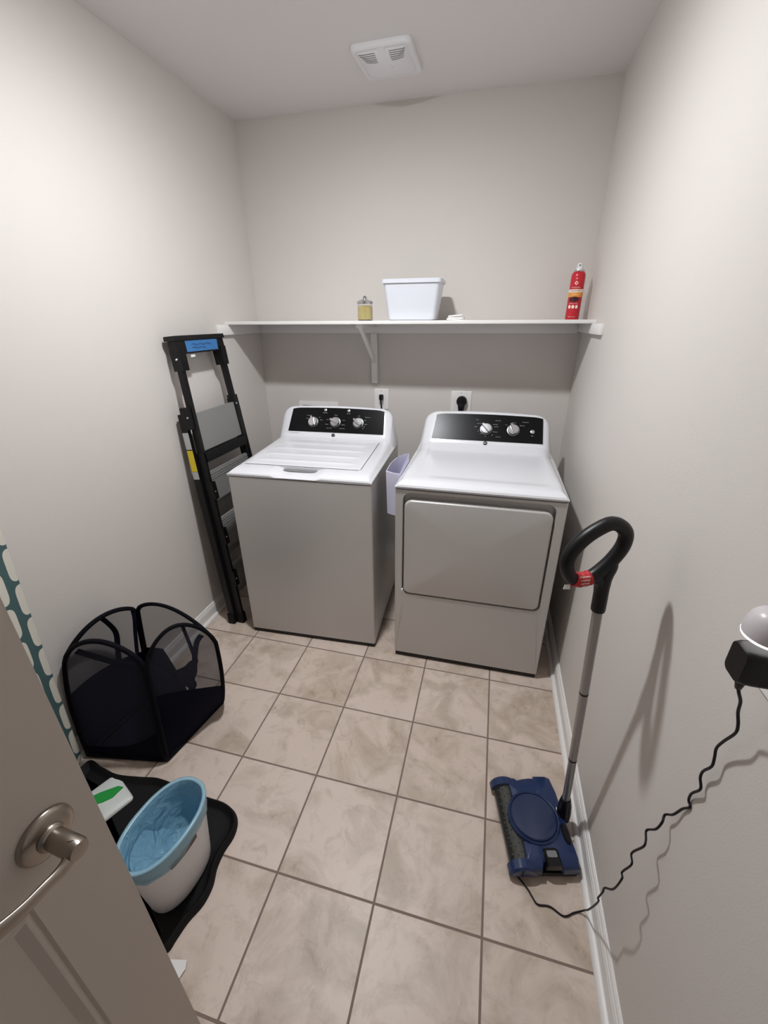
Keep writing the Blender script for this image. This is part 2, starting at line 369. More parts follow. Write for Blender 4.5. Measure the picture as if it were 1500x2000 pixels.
# spray can
can = tag(empty('spray_can', (.352, 2.40, ZS), -.25), 'red aerosol cooking spray can with orange band on right shelf end', 'spray can')
R_ = .0315
bm = B(); lathe(bm, [(.001, 0), (.030, 0), (R_, .003), (R_, .186), (.0305, .194), (.026, .203), (.022, .206), (.001, .206)], 40); obj('can_body', bm, M_CANRED, can)
bm = B(); lathe(bm, [(.001, .206), (.0225, .206), (.0235, .209), (.0225, .213), (.014, .214), (.001, .2145)], 32); obj('collar', bm, M_CHROME, can)
bm = B(); lathe(bm, [(.001, .213), (.014, .213), (.0145, .222), (.012, .226), (.011, .238), (.008, .241), (.001, .2415)], 24); obj('nozzle', bm, M_WHITEP, can)
bm = B(); box(bm, -.003, .003, -.013, -.0095, .227, .236); obj('nozzle_opening', bm, M_GREYPL, can)
def wrap(name, pts_or_band, m, rr):
    pass
def band(name, z0, z1, m, rr=R_+.0004, a0=0, a1=360, seg=48):
    bm = B(); n = int(seg*(a1-a0)/360); vs = []
    for k in range(n+1):
        a = math.radians(a0+(a1-a0)*k/n); vs.append((bm.verts.new((rr*math.cos(a), rr*math.sin(a), z0)), bm.verts.new((rr*math.cos(a), rr*math.sin(a), z1))))
    for p, q in zip(vs, vs[1:]): bm.faces.new((p[0], q[0], q[1], p[1]))
    return obj(name, bm, m, can)
def decal(name, poly, m, rr=R_+.0008, c=-90, sub=1):
    bm = B(); vs = []
    for u, v in poly:
        a = math.radians(c)+u/R_; vs.append(bm.verts.new((rr*math.cos(a), rr*math.sin(a), v)))
    bm.faces.new(vs); return obj(name, bm, m, can, smooth=False)
band('label_band', .118, .131, M_CREAM); band('label_band', .098, .118, M_ORANGE)
def ell(cx, cy, a, b, n=16): return [(cx+a*math.cos(2*PI*k/n), cy+b*math.sin(2*PI*k/n)) for k in range(n)]
def decal_e(name, cx, cy, a, b, m, rr):
    bm = B(); n = 8
    for i in range(-n, n):
        u0, u1 = i/n, (i+1)/n; h0, h1 = b*math.sqrt(max(0, 1-u0*u0)), b*math.sqrt(max(0, 1-u1*u1))
        q = []
        for u, v in ((u0, -h0), (u1, -h1), (u1, h1), (u0, h0)):
            t = math.radians(-90)+(cx+u*a)/R_; q.append(bm.verts.new((rr*math.cos(t), rr*math.sin(t), cy+v)))
        bm.faces.new(q)
    bmesh.ops.remove_doubles(bm, verts=bm.verts, dist=1e-6)
    return obj(name, bm, m, can, smooth=False)
decal_e('pan_picture', 0, .088, .024, .012, M_MAROON, R_+.0010)
decal_e('pan_picture', 0, .090, .018, .008, mat('pan_dark', srgb(50, 14, 24), .4), R_+.0014)
for dx in (-.016, 0, .016): decal_e('round_badge', dx, .056, .0062, .0078, M_CREAM, R_+.0010)
decal('logo_diamond', [(0, .166), (.0085, .157), (0, .148), (-.0085, .157)], M_CREAM)
decal('logo_diamond', [(0, .162), (.004, .157), (0, .152), (-.004, .157)], M_CANRED, R_+.0012)
decal('logo_star', [(-.0005, .179), (.0025, .176), (-.0005, .173), (-.0035, .176)], M_CREAM)
def cantext(s, z, size, m):
    cu_w = size*.62*len(s)
    o = text('lettering', s, size, Matrix.Identity(4), m, can, .0001)
    for v in o.data.vertices:
        a = math.radians(-90)+v.co.x/R_; rr = R_+.0012+v.co.z; y = v.co.y
        v.co = (rr*math.cos(a), rr*math.sin(a), z+y)
cantext('MY PANTRY', .138, .0072, M_CREAM); cantext('COOKING SPRAY', .1245, .0066, M_INK)
cantext('CANOLA', .109, .0070, M_CREAM); cantext('NATURAL SPRAY', .0705, .0050, M_CREAM); cantext('NET WT 8 OZ', .012, .0050, M_CREAM)

# ------------------------------------------------------------------ wall outlets behind the machines
def plate(name, x0, x1, z0, z1, label, parent=None):
    e = tag(empty(name, ((x0+x1)/2, YB, (z0+z1)/2)), label, 'outlet')
    hx, hz = (x1-x0)/2, (z1-z0)/2; bm = B()
    loft(bm, [[(u*s, y, v*s2) for u, v in rrect(-hx, hx, -hz, hz, .006, 4)] for s, s2, y in ((1, 1, 0), (1, 1, -.004), (.95, .96, -.0065), (.01, .01, -.007))])
    obj('cover_plate', bm, M_PLATE, e); return e
o1 = plate('wall_outlet', -.702, -.613, 1.047, 1.172, 'narrow white wall outlet with a small black plug behind the washer')
bm = B(); box(bm, -.017, .017, -.0095, -.0065, -.034, .034, .003); obj('receptacle', bm, M_WHITEP, o1)
o2 = plate('wall_outlet', -.228, -.108, 1.052, 1.174, 'square white wall outlet with a large round black plug')
bm = B(); lathe(bm, [(.001, 0), (.026, 0), (.026, .004), (.001, .004)], 28, Matrix.Translation((0, -.006, 0)) @ Matrix.Rotation(PI/2, 4, 'X')); obj('receptacle', bm, M_WHITEP, o2)
for e in (o1, o2):
    for zz in ((-.052, .052) if e is o1 else (-.049, .049)):
        bm = B(); lathe(bm, [(.001, 0), (.0028, 0), (.002, .001), (.001, .001)], 10, Matrix.Translation((0, -.0065, zz)) @ Matrix.Rotation(PI/2, 4, 'X'))
        obj('screw', bm, M_GREYPL, e)
# power cords
pc = tag(empty('power_plug', (-.655, YB-.0095, 1.125)), 'small black washer plug and cord in the narrow outlet', 'plug')
bm = B(); loft(bm, [[(x, y, z) for x, z in rrect(-a, a, -b+dz, b+dz, .006, 4)] for y, a, b, dz in ((0, .012, .015, .0), (-.016, .013, .017, 0), (-.026, .011, .015, -.002), (-.034, .007, .010, -.004))]); obj('plug_body', bm, M_BLACK, pc)
bm = B(); tube(bm, smoothpts([(0, -.026, -.006), (.002, -.030, -.03), (.004, -.024, -.07), (.006, -.016, -.14), (.0, -.012, -.5), (-.03, -.014, -.9)], 5), .0045, 8); obj('cord', bm, M_CORD, pc)
pc = tag(empty('power_plug', (-.163, YB-.010, 1.118)), 'large round black dryer plug with thick cord in the square outlet', 'plug')
bm = B(); lathe(bm, [(.001, 0), (.029, 0), (.031, .006), (.030, .026), (.022, .036), (.001, .038)], 32, Matrix.Rotation(PI/2, 4, 'X')); obj('plug_body', bm, M_BLACK, pc)
bm = B(); tube(bm, smoothpts([(0, -.024, -.01), (.0, -.028, -.035), (.0, -.024, -.075), (.002, -.018, -.15), (.02, -.016, -.6), (.0, -.018, -.95)], 5), [.020, .020, .020, .020, .020, .019, .018, .017, .016, .015, .013]+[.011]*15, 12); obj('cord', bm, M_CORD, pc)
# laundry water box
lb = tag(empty('laundry_outlet_box', (-1.083, YB, .985)), 'white recessed water outlet box behind the washer', 'outlet box')
bm = B(); fo = rrect(-.134, .134, -.095, .093, .005, 3); fi = rrect(-.108, .108, -.072, .070, .004, 3)
loft(bm, [[(u, y, v) for u, v in P_] for P_, y in ((fo, 0), (fo, -.007), (fi, -.009), (fi, -.001))], cap=False); obj('box_frame', bm, M_PLATE, lb)
bm = B(); box(bm, -.108, .108, -.002, 0, -.072, .070); obj('box_back', bm, M_WHITEP, lb)

# ------------------------------------------------------------------ washer and dryer
def top_cover(bm, W, prof, zb, nx=48, notch=None, dish=None):
    """prof: (y, ztop, side inset, corner radius, arch)"""
    rings = []
    for y, zt, ins, rc, arch in prof:
        ring = [(0, y, zb), (0, y, min(zb+.010, zt-.002))]
        h = zt-zb; rc2 = min(rc, h*.75); n = 6
        a0 = ring[-1][2]
        for k in range(1, n+1):
            a = PI/2*k/n
            ring.append((ins*(k/n)**.5*.5 + (ins*.5+rc2)*(1-math.cos(a)) if False else (ins*.55 + (ins*.45+rc2)*(1-math.cos(a))), y, (zt-rc2)+rc2*math.sin(a)))
        xl = ins+rc2
        for k in range(1, nx):
            x = xl+(W-2*xl)*k/nx; z = zt+arch*math.sin(PI*k/nx)
            if notch:
                nx0, nx1, ny1, d = notch
                tx = min(1, max(0, (x-nx0+.012)/.05))*min(1, max(0, (nx1+.012-x)/.05)); ty = 1 if y < ny1 else 0
                z = max(z-d*tx*ty, zb+.004)
            if dish:
                dx0, dx1, dy0, dy1, d = dish
                tx = min(1, max(0, (x-dx0)/.03))*min(1, max(0, (dx1-x)/.03)); ty = min(1, max(0, (y-dy0)/.03))*min(1, max(0, (dy1-y)/.02))
                sm = lambda t: t*t*(3-2*t); z -= d*sm(tx)*sm(ty)
            ring.append((x, y, z))
        half = ring[:8]
        ring += [(W-p[0], p[1], p[2]) for p in reversed(half)]
        rings.append(ring)
    loft(bm, rings)
def knob(parent, M, ang, r=.0275, ring=True):
    k = obj('knob', (lambda bm: (lathe(bm, [(.001, 0), (r*.92, 0), (r*.92, .010), (r*.88, .013), (.001, .0135)], 32, M), bm)[1])(B()), M_CHROME, parent)
    bm = B(); G = M @ Matrix.Rotation(ang, 4, 'Z')
    loft(bm, [[G @ Vector((u, v, z)) for u, v in rrect(-r*.24*s, r*.24*s, -r*.95*s, r*1.12*s, r*.2*s, 3)] for s, z in ((1, .010), (1, .024), (.85, .027))])
    obj('grip', bm, M_CHROME, k)
    if ring:
        bm = B(); loft(bm, [[M @ Vector((rr*math.cos(2*PI*q/32), rr*math.sin(2*PI*q/32), z)) for q in range(32)] for rr, z in ((r*1.10, 0), (r*1.10, .003), (r*.93, .004), (r*.93, 0))], cap=False); obj('knob_ring', bm, M_RING, k)
    return k
def panel(parent, x0, x1, v0, v1, PM, arch=.006):
    n = 24; top = [(x1-.004-(x1-x0-.03)*0, v1)]
    poly = [(x0, v0), (x1, v0)]
    tl, tr = x0+.015, x1-.006
    for k in range(n+1):
        t = k/n; x = tr+(tl-tr)*t; poly.append((x, v1-.006+arch*math.sin(PI*t)+.006*min(1, min(t, 1-t)*18)))
    bm = B(); loft(bm, [[PM @ Vector((u, v, z)) for u, v in poly] for z in (-.002, .0016)]); 
    return obj('control_panel', bm, M_PANEL, parent, ang=20)
def badge(parent, PM, u, v):
    g = B(); M = PM @ Matrix.Translation((u, v, 0)); lathe(g, [(.001, 0), (.0105, 0), (.0105, .0012), (.0095, .0018), (.001, .0018)], 28, M)
    o = obj('logo_badge', g, M_BLACKG, parent)
    text('lettering', 'GE', .011, M @ Matrix.Translation((0, 0, .0022)), M_CHROME, o, .0003)
W_ = .686
# ---- washer
ws = tag(empty('washing_machine', (-1.1484, 1.5849, 0), .0417), 'silver top-loading washing machine with white lid and three dials', 'washing machine')
def cabinet(parent, z0, z1, d, y0=0.0):
    bm = B(); P_ = rrect(0, W_, y0, d, .010, 4); loft(bm, [[(x, y, z) for x, y in P_] for z in (z0, z1)])
    return obj('cabinet', bm, M_SILVER, parent)
cabinet(ws, .026, .905, .668)
bm = B(); box(bm, .004, W_-.004, .004, .66, .005, .028); obj('base_skirt', bm, M_DARKGAP, ws)
for fx in (.05, W_-.05):
    for fy in (.05, .61): bm = B(); lathe(bm, [(.001, 0), (.02, 0), (.02, .008), (.001, .008)], 16, Matrix.Translation((fx, fy, 0))); obj('foot', bm, M_BLACK, ws)
bm = B(); box(bm, .006, W_-.006, .006, .66, .903, .910); obj('top_gap', bm, M_DARKGAP, ws)
wp = [(-.001, .913, .004, .003, 0), (-.002, .918, .006, .004, 0), (.001, .924, .008, .006, 0), (.010, .930, .012, .010, 0), (.030, .9355, .016, .014, 0), (.060, .9385, .018, .016, 0),
      (.0848, .9395, .020, .018, 0), (.085, .9395, .020, .018, 0), (.10, .940, .020, .018, 0), (.30, .948, .022, .022, 0), (.46, .9545, .024, .026, 0), (.500, .957, .026, .03, 0), (.522, .962, .028, .034, 0), (.537, .970, .030, .038, 0), (.548, .985, .032, .040, 0),
      (.560, 1.005, .034, .042, 0), (.585, 1.046, .036, .046, .001), (.608, 1.083, .038, .05, .003), (.618, 1.098, .040, .052, .005), (.625, 1.108, .041, .054, .006), (.632, 1.1115, .042, .054, .007), (.645, 1.112, .044, .054, .007), (.662, 1.105, .046, .054, .006), (.672, 1.085, .046, .05, .004), (.674, 1.04, .04, .045, 0), (.674, .94, .03, .02, 0)]
bm = B(); top_cover(bm, W_, wp, .909, notch=(.222, .440, .0849, .013)); obj('top_cover', bm, M_WHITE, ws, ang=28)
bm = B(); prism(bm, [(.222, .0925), (.440, .0925), (.405, .060), (.375, .054), (.285, .054), (.255, .060)], .9268, .9292, lambda u, v, a: (u, v, a)); obj('handle_slot', bm, M_GREYPL, ws)
bm = B(); box(bm, .224, .438, .0895, .0925, .925, .9405); obj('slot_shadow_gap', bm, M_DARKGAP, ws)
# lid with seam and four raised ribs
def lidz(y): return .940+(y-.09)*.0415
bm = B(); LX0, LX1, LY0, LY1 = .040, .612, .092, .512
loft(bm, [[(x, y, lidz(y)+dz) for x, y in rrect(LX0-e, LX1+e, LY0-e, LY1+e, .014, 4)] for e, dz in ((.0022, -.006), (.0022, .0014))]); obj('lid_seam', bm, mat('seam_grey', srgb(96, 94, 96), .6), ws)
bm = B(); nx, ny = 44, 60; V = []
for j in range(ny+1):
    y = LY0+(LY1-LY0)*j/ny; row = []
    for i in range(nx+1):
        x = LX0+(LX1-LX0)*i/nx; z = lidz(y)+.0042
        e = min(x-LX0, LX1-x, y-LY0, LY1-y); z -= .002*max(0, 1-e/.006)
        tx = min(1, max(0, (x-LX0-.035)/.04))*min(1, max(0, (LX1-.035-x)/.04)); tx = tx*tx*(3-2*tx)
        rb = max(0, math.sin((y-LY0-.03)/(LY1-LY0-.07)*PI*4.0*2-.9))**2 if LY0+.03 < y < LY1-.04 else 0
        z += .0042*tx*rb - .0012*tx
        if .235 < x < .425 and y < LY0+.004: z += 0
        row.append(bm.verts.new((x, y, z)))
    V.append(row)
for j in range(ny):
    for i in range(nx): bm.faces.new((V[j][i], V[j][i+1], V[j+1][i+1], V[j+1][i]))
bd = [e for e in bm.edges if e.is_boundary]; r = bmesh.ops.extrude_edge_only(bm, edges=bd)
for v in [g for g in r['geom'] if isinstance(g, bmesh.types.BMVert)]: v.co.z -= .005
obj('lid', bm, M_WHITE, ws, ang=60)
PWn = Vector((0, -(1.108-.985), .074)).normalized(); PWv = Vector((0, .074, .123)).normalized()
PM = frame(Vector((0, .548, .985))+PWn*.0012, (1, 0, 0), PWv, PWn)
pn = panel(ws, .072, .624, .004, .140, PM)
for u, v, a in ((.215, .060, .25), (.345, .063, 1.15), (.477, .063, .95)): knob(ws, PM @ Matrix.Translation((u, v, .0016)), a)
for u in (.280, .416): bm = B(); lathe(bm, [(.001, 0), (.0085, 0), (.0085, .002), (.007, .003), (.001, .003)], 20, PM @ Matrix.Translation((u, .132, .0014))); obj('button', bm, M_CHROME, ws)
badge(ws, PM, .341, -.012)
def print_(parent, PM, items, size=.0058):
    for s, u, v in items: text('lettering', s, size, PM @ Matrix.Translation((u, v, .0019)), M_PRINT, parent)
print_(ws, PM, [('Deep Rinse', .280, .116), ('Deep Fill', .416, .116), ('Load Size', .185, .098), ('Small', .178, .080), ('Hot', .25, .088), ('Warm', .262, .074),
                ('Whites', .345, .104), ('Heavy', .298, .077), ('Casual', .392, .077), ('Normal', .296, .050), ('Delicates', .392, .050), ('Power Clean', .312, .028), ('Quick Wash', .388, .028),
                ('Cold', .477, .104), ('Temperature', .528, .098), ('Cool', .515, .080), ('Warm', .52, .058), ('Hot', .512, .044), ('Tap', .506, .034)])
text('lettering', 'Deep Fill   Stainless Basket', .0052, PM @ Matrix.Translation((.112, -.006, .0014)), mat('print_grey', srgb(150, 150, 155), .6), ws)
# ---- dryer
dr = tag(empty('clothes_dryer', (-.3538, 1.5902, 0), .0022), 'silver front-loading clothes dryer with white top and two dials', 'clothes dryer')
DZ = .9195
bm = B(); P_ = rrect(0, W_, .032, .70, .006, 3); loft(bm, [[(x, y, z) for x, y in P_] for z in (.026, .912)]); obj('cabinet', bm, M_SILVER, dr)
# front with the recess the door sits in
bm = B()
inner = rrect(.034, .648, .386, .899, [.036, .036, .03, .03], 8); outer = rrect(0, W_, .026, .912, .004, 8)
def ring3(P_, y): return [(u, y, v) for u, v in P_]
oi = rrect(.004, W_-.004, .029, .910, .004, 8)
loft(bm, [ring3(outer, .034), ring3(outer, .004), ring3(oi, .0), ring3([(u+(.341-u)*-.004, v) for u, v in inner], .0), ring3(inner, .003), ring3(inner, .034)], cap=False)
loft(bm, [ring3(inner, .0335), ring3([(.341+(u-.341)*.02, .64+(v-.64)*.02) for u, v in inner], .0335)], cap=False)
obj('front_panel', bm, M_SILVER, dr, ang=40)
bm = B(); dd = lambda e: rrect(.0405+e, .6415-e, .394+e, .866-e, [.034-e*.5]*2+[.028]*2, 8)
loft(bm, [ring3(dd(.002), .030), ring3(dd(0), .006), ring3(dd(.0012), -.001), ring3(dd(.004), -.004), ring3(dd(.008), -.005), ring3([(.341+(u-.341)*.02, .64+(v-.64)*.02) for u, v in inner], -.0062)])
obj('door', bm, M_SILVER, dr, ang=50)
bm = B(); box(bm, .030, .040, -.004, .01, .395, .412, .003); obj('door_hinge', bm, M_WHITE, dr)
bm = B(); box(bm, .004, W_-.004, .006, .69, .005, .028); obj('base_skirt', bm, M_DARKGAP, dr)
for fx in (.05, W_-.05):
    for fy in (.05, .64): bm = B(); lathe(bm, [(.001, 0), (.02, 0), (.02, .008), (.001, .008)], 16, Matrix.Translation((fx, fy, 0))); obj('foot', bm, M_BLACK, dr)
bm = B(); box(bm, .005, W_-.005, .006, .69, .910, .917); obj('top_gap', bm, M_DARKGAP, dr)
dp = [(-.003, .921, .003, .003, 0), (-.005, .925, .005, .004, 0), (-.001, .933, .007, .008, 0), (.010, .940, .012, .010, 0), (.022, .9445, .018, .014, 0), (.036, .9465, .022, .016, 0), (.055, .9475, .024, .018, 0), (.08, .948, .024, .018, 0), (.10, .949, .024, .018, 0), (.12, .950, .024, .018, 0)]
dp += [(y, .950+(y-.12)*.022, .024+(y-.12)*.02, .02+(y-.12)*.03, 0) for y in (.2, .3, .4, .44, .46, .475)]
dp += [(.49, .960, .032, .032, 0), (.51, .963, .033, .034, 0), (.53, .969, .034, .036, 0), (.545, .975, .035, .040, 0), (.552, .984, .036, .042, 0), (.575, 1.0165, .038, .046, .001), (.60, 1.0515, .04, .05, .002), (.625, 1.0865, .042, .054, .004), (.636, 1.1015, .043, .056, .005), (.643, 1.109, .044, .058, .006), (.652, 1.113, .045, .058, .006), (.668, 1.112, .047, .058, .006), (.685, 1.102, .048, .056, .005), (.697, 1.08, .046, .05, .003), (.70, 1.03, .04, .04, 0), (.70, .94, .03, .02, 0)]
bm = B(); top_cover(bm, W_, dp, .9165, nx=56, dish=(.055, .631, .075, .50, .007)); obj('top_cover', bm, M_WHITE, dr, ang=28)
PDn = Vector((0, -(1.108-.975), .095)).normalized(); PDv = Vector((0, .095, .133)).normalized()
PD = frame(Vector((0, .545, .975))+PDn*.0012, (1, 0, 0), PDv, PDn)
pn = panel(dr, .073, .630, .019, .158, PD)
for u, v, a in ((.350, .083, .75), (.484, .084, .45)): knob(dr, PD @ Matrix.Translation((u, v, .0016)), a, .0285)
bm = B(); lathe(bm, [(.001, 0), (.0105, 0), (.0105, .002), (.009, .003), (.001, .003)], 20, PD @ Matrix.Translation((.577, .080, .0014))); obj('start_button', bm, M_CHROME, dr)
badge(dr, PD, .351, .006)
print_(dr, PD, [('Start', .577, .058), ('Timed', .300, .132), ('Sensor Dry', .405, .132), ('Auto Dry', .312, .112), ('Damp', .296, .094), ('More Dry', .394, .110), ('Less Dry', .398, .098), ('Delicates', .396, .070), ('50', .310, .070), ('40', .322, .056), ('30', .348, .044),
                ('Off', .38, .052), ('Easy Care', .412, .044), ('Medium', .485, .124), ('Low', .448, .112), ('High Heat', .525, .110), ('Temperature', .540, .130)])

# lint bin hung on the dryer's side
lbn = tag(empty('lint_bin', (-.354, 1.80, .735)), 'pale lavender plastic bin hung on the dryer side between both machines', 'bin')
bm = B()
def lring(z, s=1.0, d=0):
    P_ = [(-.002-d*.3, .115-d), (-.030*s, .10-d), (-.055*s+d, .055), (-.068*s+d, -.01), (-.070*s+d, -.085+d), (-.035, -.100+d), (-.002-d*.3, -.105+d)]
    return [(x, y, z+.030*(y+.105)/.22*(1 if z > .1 else 0)) for x, y in P_]
loft(bm, [lring(0, .92), lring(.205, 1), lring(.2055, 1, .0025), lring(.004, .92, .0025)]); obj('bin_body', bm, M_LAV, lbn, ang=50)

# ------------------------------------------------------------------ folded step ladder against the left wall
LA = .092
lad = tag(empty('step_ladder', (-1.238, 1.868, 0)), 'black folding step ladder with grey steps leaning on left wall', 'ladder')
UP = Vector((-math.sin(LA), 0, math.cos(LA))); NO = Vector((math.cos(LA), 0, math.sin(LA))); WD = Vector((0, 1, 0))
def LP(s, w_, n): return UP*s+WD*w_+NO*n
def lbox(bm, s0, s1, w0, w1, w2, w3, n0, n1):
    """bar from s0 (width w0..w1) to s1 (width w2..w3)"""
    loft(bm, [[LP(s, a, n0), LP(s, b, n0), LP(s, b, n1), LP(s, a, n1)] for s, a, b in ((s0, w0, w1), (s1, w2, w3))])
def rail_w(s): return .232-.066*s/1.5        # half width of the front rails
for sg in (-1, 1):
    bm = B(); f = lambda s, o: sg*(rail_w(s)+o)
    lbox(bm, .03, 1.47, f(.03, -.018), f(.03, .004), f(1.47, -.018), f(1.47, .004), -.030, -.002); 
    lbox(bm, .03, .98, f(.03, .000), f(.03, .006), f(.98, .0), f(.98, .006), -.046, .004)
    obj('front_rail', bm, M_LADDER, lad)
    bm = B()
    if sg < 0: lbox(bm, .02, 1.17, f(.02, .004), f(.02, .024), f(1.17, .006), f(1.17, .024), -.072, -.036)
    else: lbox(bm, .02, 1.18, f(.02, .004), f(.02, .034), f(1.18, .004), f(1.18, .036), -.060, -.012)
    obj('rear_rail', bm, M_LADDER, lad)
    bm = B(); lbox(bm, 1.10, 1.20, f(1.1, .0), f(1.1, .028), f(1.2, .0), f(1.2, .026), -.052, -.006)
    hg = obj('hinge_bracket', bm, M_BLACK, lad)
    bm = B(); lathe(bm, [(.001, 0), (.0055, 0), (.004, .003), (.001, .003)], 12, frame(LP(1.155, f(1.155, .026) if sg < 0 else f(1.155, -.006), -.018 if sg < 0 else -.001), *(((1, 0, 0), (0, 0, 1), (0, -1, 0)) if sg < 0 else ((0, 1, 0), (0, 0, 1), (1, 0, 0))))); obj('rivet', bm, M_CHROME, hg)
    bm = B(); lbox(bm, 0, .06, f(0, -.024), f(0, .010), f(.06, -.022), f(.06, .008), -.036, .004); obj('rubber_foot', bm, M_BLACKR, lad)
    bm = B(); lbox(bm, -.0, .06, f(0, .002), f(0, .030), f(.06, .002), f(.06, .028), -.078, -.040)
    for v in bm.verts: v.co.z += .008
    obj('rubber_foot', bm, M_BLACKR, lad)
    for sj in (.78, .53, .28):
        bm = B(); lbox(bm, sj-.04, sj+.05, f(sj, -.024), f(sj, .007), f(sj+.05, -.022), f(sj+.05, .007), -.02, .012); jb = obj('step_bracket', bm, M_BLACK, lad)
        bm = B(); lathe(bm, [(.001, 0), (.0045, 0), (.003, .003), (.001, .003)], 10, frame(LP(sj, f(sj, -.008), .012), (0, 1, 0), UP, NO)); obj('rivet', bm, M_CHROME, jb)
# cap
bm = B(); h = rail_w(1.47)+.012
lbox(bm, 1.43, 1.505, -h, h, -h+.004, h-.004, -.040, .004)
lbox(bm, 1.36, 1.45, -h, -h+.042, -h, -h+.046, -.042, .008); lbox(bm, 1.36, 1.45, h-.042, h, h-.046, h, -.042, .008)
lbox(bm, 1.488, 1.508, -h-.006, h+.006, -h-.002, h+.002, -.050, .010)
cap = obj('top_cap', bm, M_BLACK, lad)
bm = B(); lbox(bm, 1.437, 1.486, -.118, .118, -.118, .122, .003, .0056); tp = obj('masking_tape', bm, M_TAPE, cap)

bm = B()
for base, amp in ((1.467, .0045), (1.453, .004)):
    tube(bm, [LP(base+amp*math.sin(k*1.9)+.002*math.sin(k*.7), -.075+k*.0055, .0060) for k in range(27 if amp > .0042 else 18)], .0011, 5)
obj('handwriting', bm, M_INK, tp, ang=80)
bm = B(); lathe(bm, [(.001, 0), (.006, 0), (.004, .003), (.001, .003)], 12, frame(LP(1.41, -h, -.015), (1, 0, 0), (0, 0, 1), (0, -1, 0))); obj('rivet', bm, M_CHROME, cap)
bm = B(); lbox(bm, 1.414, 1.424, -.095, -.065, -.095, -.065, -.004, .001); obj('latch_button', bm, M_WHITEP, cap)
# steps (folded up flat) and the cross bars
for s0, s1, dk in ((.985, 1.165, 0), (.725, .875, 0), (.455, .625, 0), (.20, .35, 0)):
    bm = B(); w0 = rail_w(s0)-.020; w1 = rail_w(s1)-.020
    lbox(bm, s0, s1, -w0, w0, -w1, w1, -.026, -.008)
    if s0 < .9:
        for q in range(3): lbox(bm, s1-.014-.012*q, s1-.010-.012*q, -w1, w1, -w1, w1, -.008, -.0055)
    obj('step', bm, M_STEP, lad)
bm = B(); w0 = rail_w(.93)-.01; lbox(bm, .930, .978, -w0, w0, -w0, w0, -.022, .006); obj('cross_bar', bm, M_LADDER, lad)
for s in (.66, .39, .14):
    bm = B(); w0 = rail_w(s)+.01; lbox(bm, s, s+.03, -w0, w0, -w0, w0, -.066, -.05); obj('rear_brace', bm, M_STEP, lad)
# labels on the rear rail
for s0, s1, m, nm in ((1.005, 1.085, M_LABEL, 'white_label'), (.895, .9995, M_YEL, 'yellow_label'), (.855, .893, M_LABEL, 'white_label')):
    bm = B(); lbox(bm, s0, s1, -(rail_w(s0)+.0245), -(rail_w(s0)+.0252), -(rail_w(s1)+.0245), -(rail_w(s1)+.0252), -.070, -.038); q = obj(nm, bm, m, lad); q['label'] = nm.replace('_', ' ')+' on the rail'

# ------------------------------------------------------------------ ironing board behind the door
def board_mat():
    m = bpy.data.materials.new('teal_trellis_cloth'); m.use_nodes = True; nt = m.node_tree; b = nt.nodes['Principled BSDF']; N = nt.nodes.new; L = nt.links.new
    tc = N('ShaderNodeTexCoord'); sp = N('ShaderNodeSeparateXYZ'); L(tc.outputs['Object'], sp.inputs[0])
    def mt(op, a, bb=None, c=None):
        n = N('ShaderNodeMath'); n.operation = op
        for i, q in enumerate((a, bb, c)):
            if q is None: continue
            if isinstance(q, (int, float)): n.inputs[i].default_value = q
            else: L(q, n.inputs[i])
        return n.outputs[0]
    # rows of tall rounded cells, every second column shifted by half a cell
    u = mt('DIVIDE', sp.outputs['Y'], .052); v0 = mt('DIVIDE', sp.outputs['Z'], .125)
    col = mt('FLOOR', u); par = mt('MODULO', mt('ABSOLUTE', col), 2.0); v = mt('MULTIPLY_ADD', par, .5, v0)
    fu = mt('SUBTRACT', mt('FRACT', u), .5); fv = mt('SUBTRACT', mt('FRACT', v), .5)
    a = mt('POWER', mt('ABSOLUTE', mt('MULTIPLY', fu, 3.1)), 2.0); c = mt('POWER', mt('ABSOLUTE', mt('MULTIPLY', fv, 2.25)), 5.0)
    ins = mt('LESS_THAN', mt('ADD', a, c), 1.0)
    mx = N('ShaderNodeMix'); mx.data_type = 'RGBA'; mx.inputs[6].default_value = srgb(66, 92, 94); mx.inputs[7].default_value = srgb(212, 208, 196)
    L(ins, mx.inputs[0]); L(mx.outputs[2], b.inputs['Base Color']); b.inputs['Roughness'].default_value = .85
    return m
ib = tag(empty('ironing_board', (-1.405, .562, .010)), 'ironing board with teal and white trellis cover standing against left wall', 'ironing board')
ib.rotation_euler = (-.055, 0, 0)
HB, HWI = 1.30, .19
poly = rrect(-HWI, HWI, .004, HB, .045, 6)
bm = B(); loft(bm, [[(x, u*s, HB/2+(v-HB/2)*(1-(1-s)*.3)) for u, v in poly] for x, s in ((-.014, .97), (-.010, 1), (.004, 1), (.010, .985), (.012, .95))]); c_ = obj('padded_cover', bm, board_mat(), ib, ang=60)
bm = B(); loft(bm, [[(x, u*.93, HB/2+(v-HB/2)*.97) for u, v in poly] for x in (-.022, -.0145)]); obj('metal_top', bm, M_GREYPL, ib)
bm = B()
for y in (-.10, .10): tube(bm, [(-.030, y, .25), (-.030, y, 1.1)], .008, 10)
tube(bm, [(-.030, -.10, .25), (-.030, .10, .25)], .008, 10); obj('folded_leg', bm, M_GREYPL, ib)

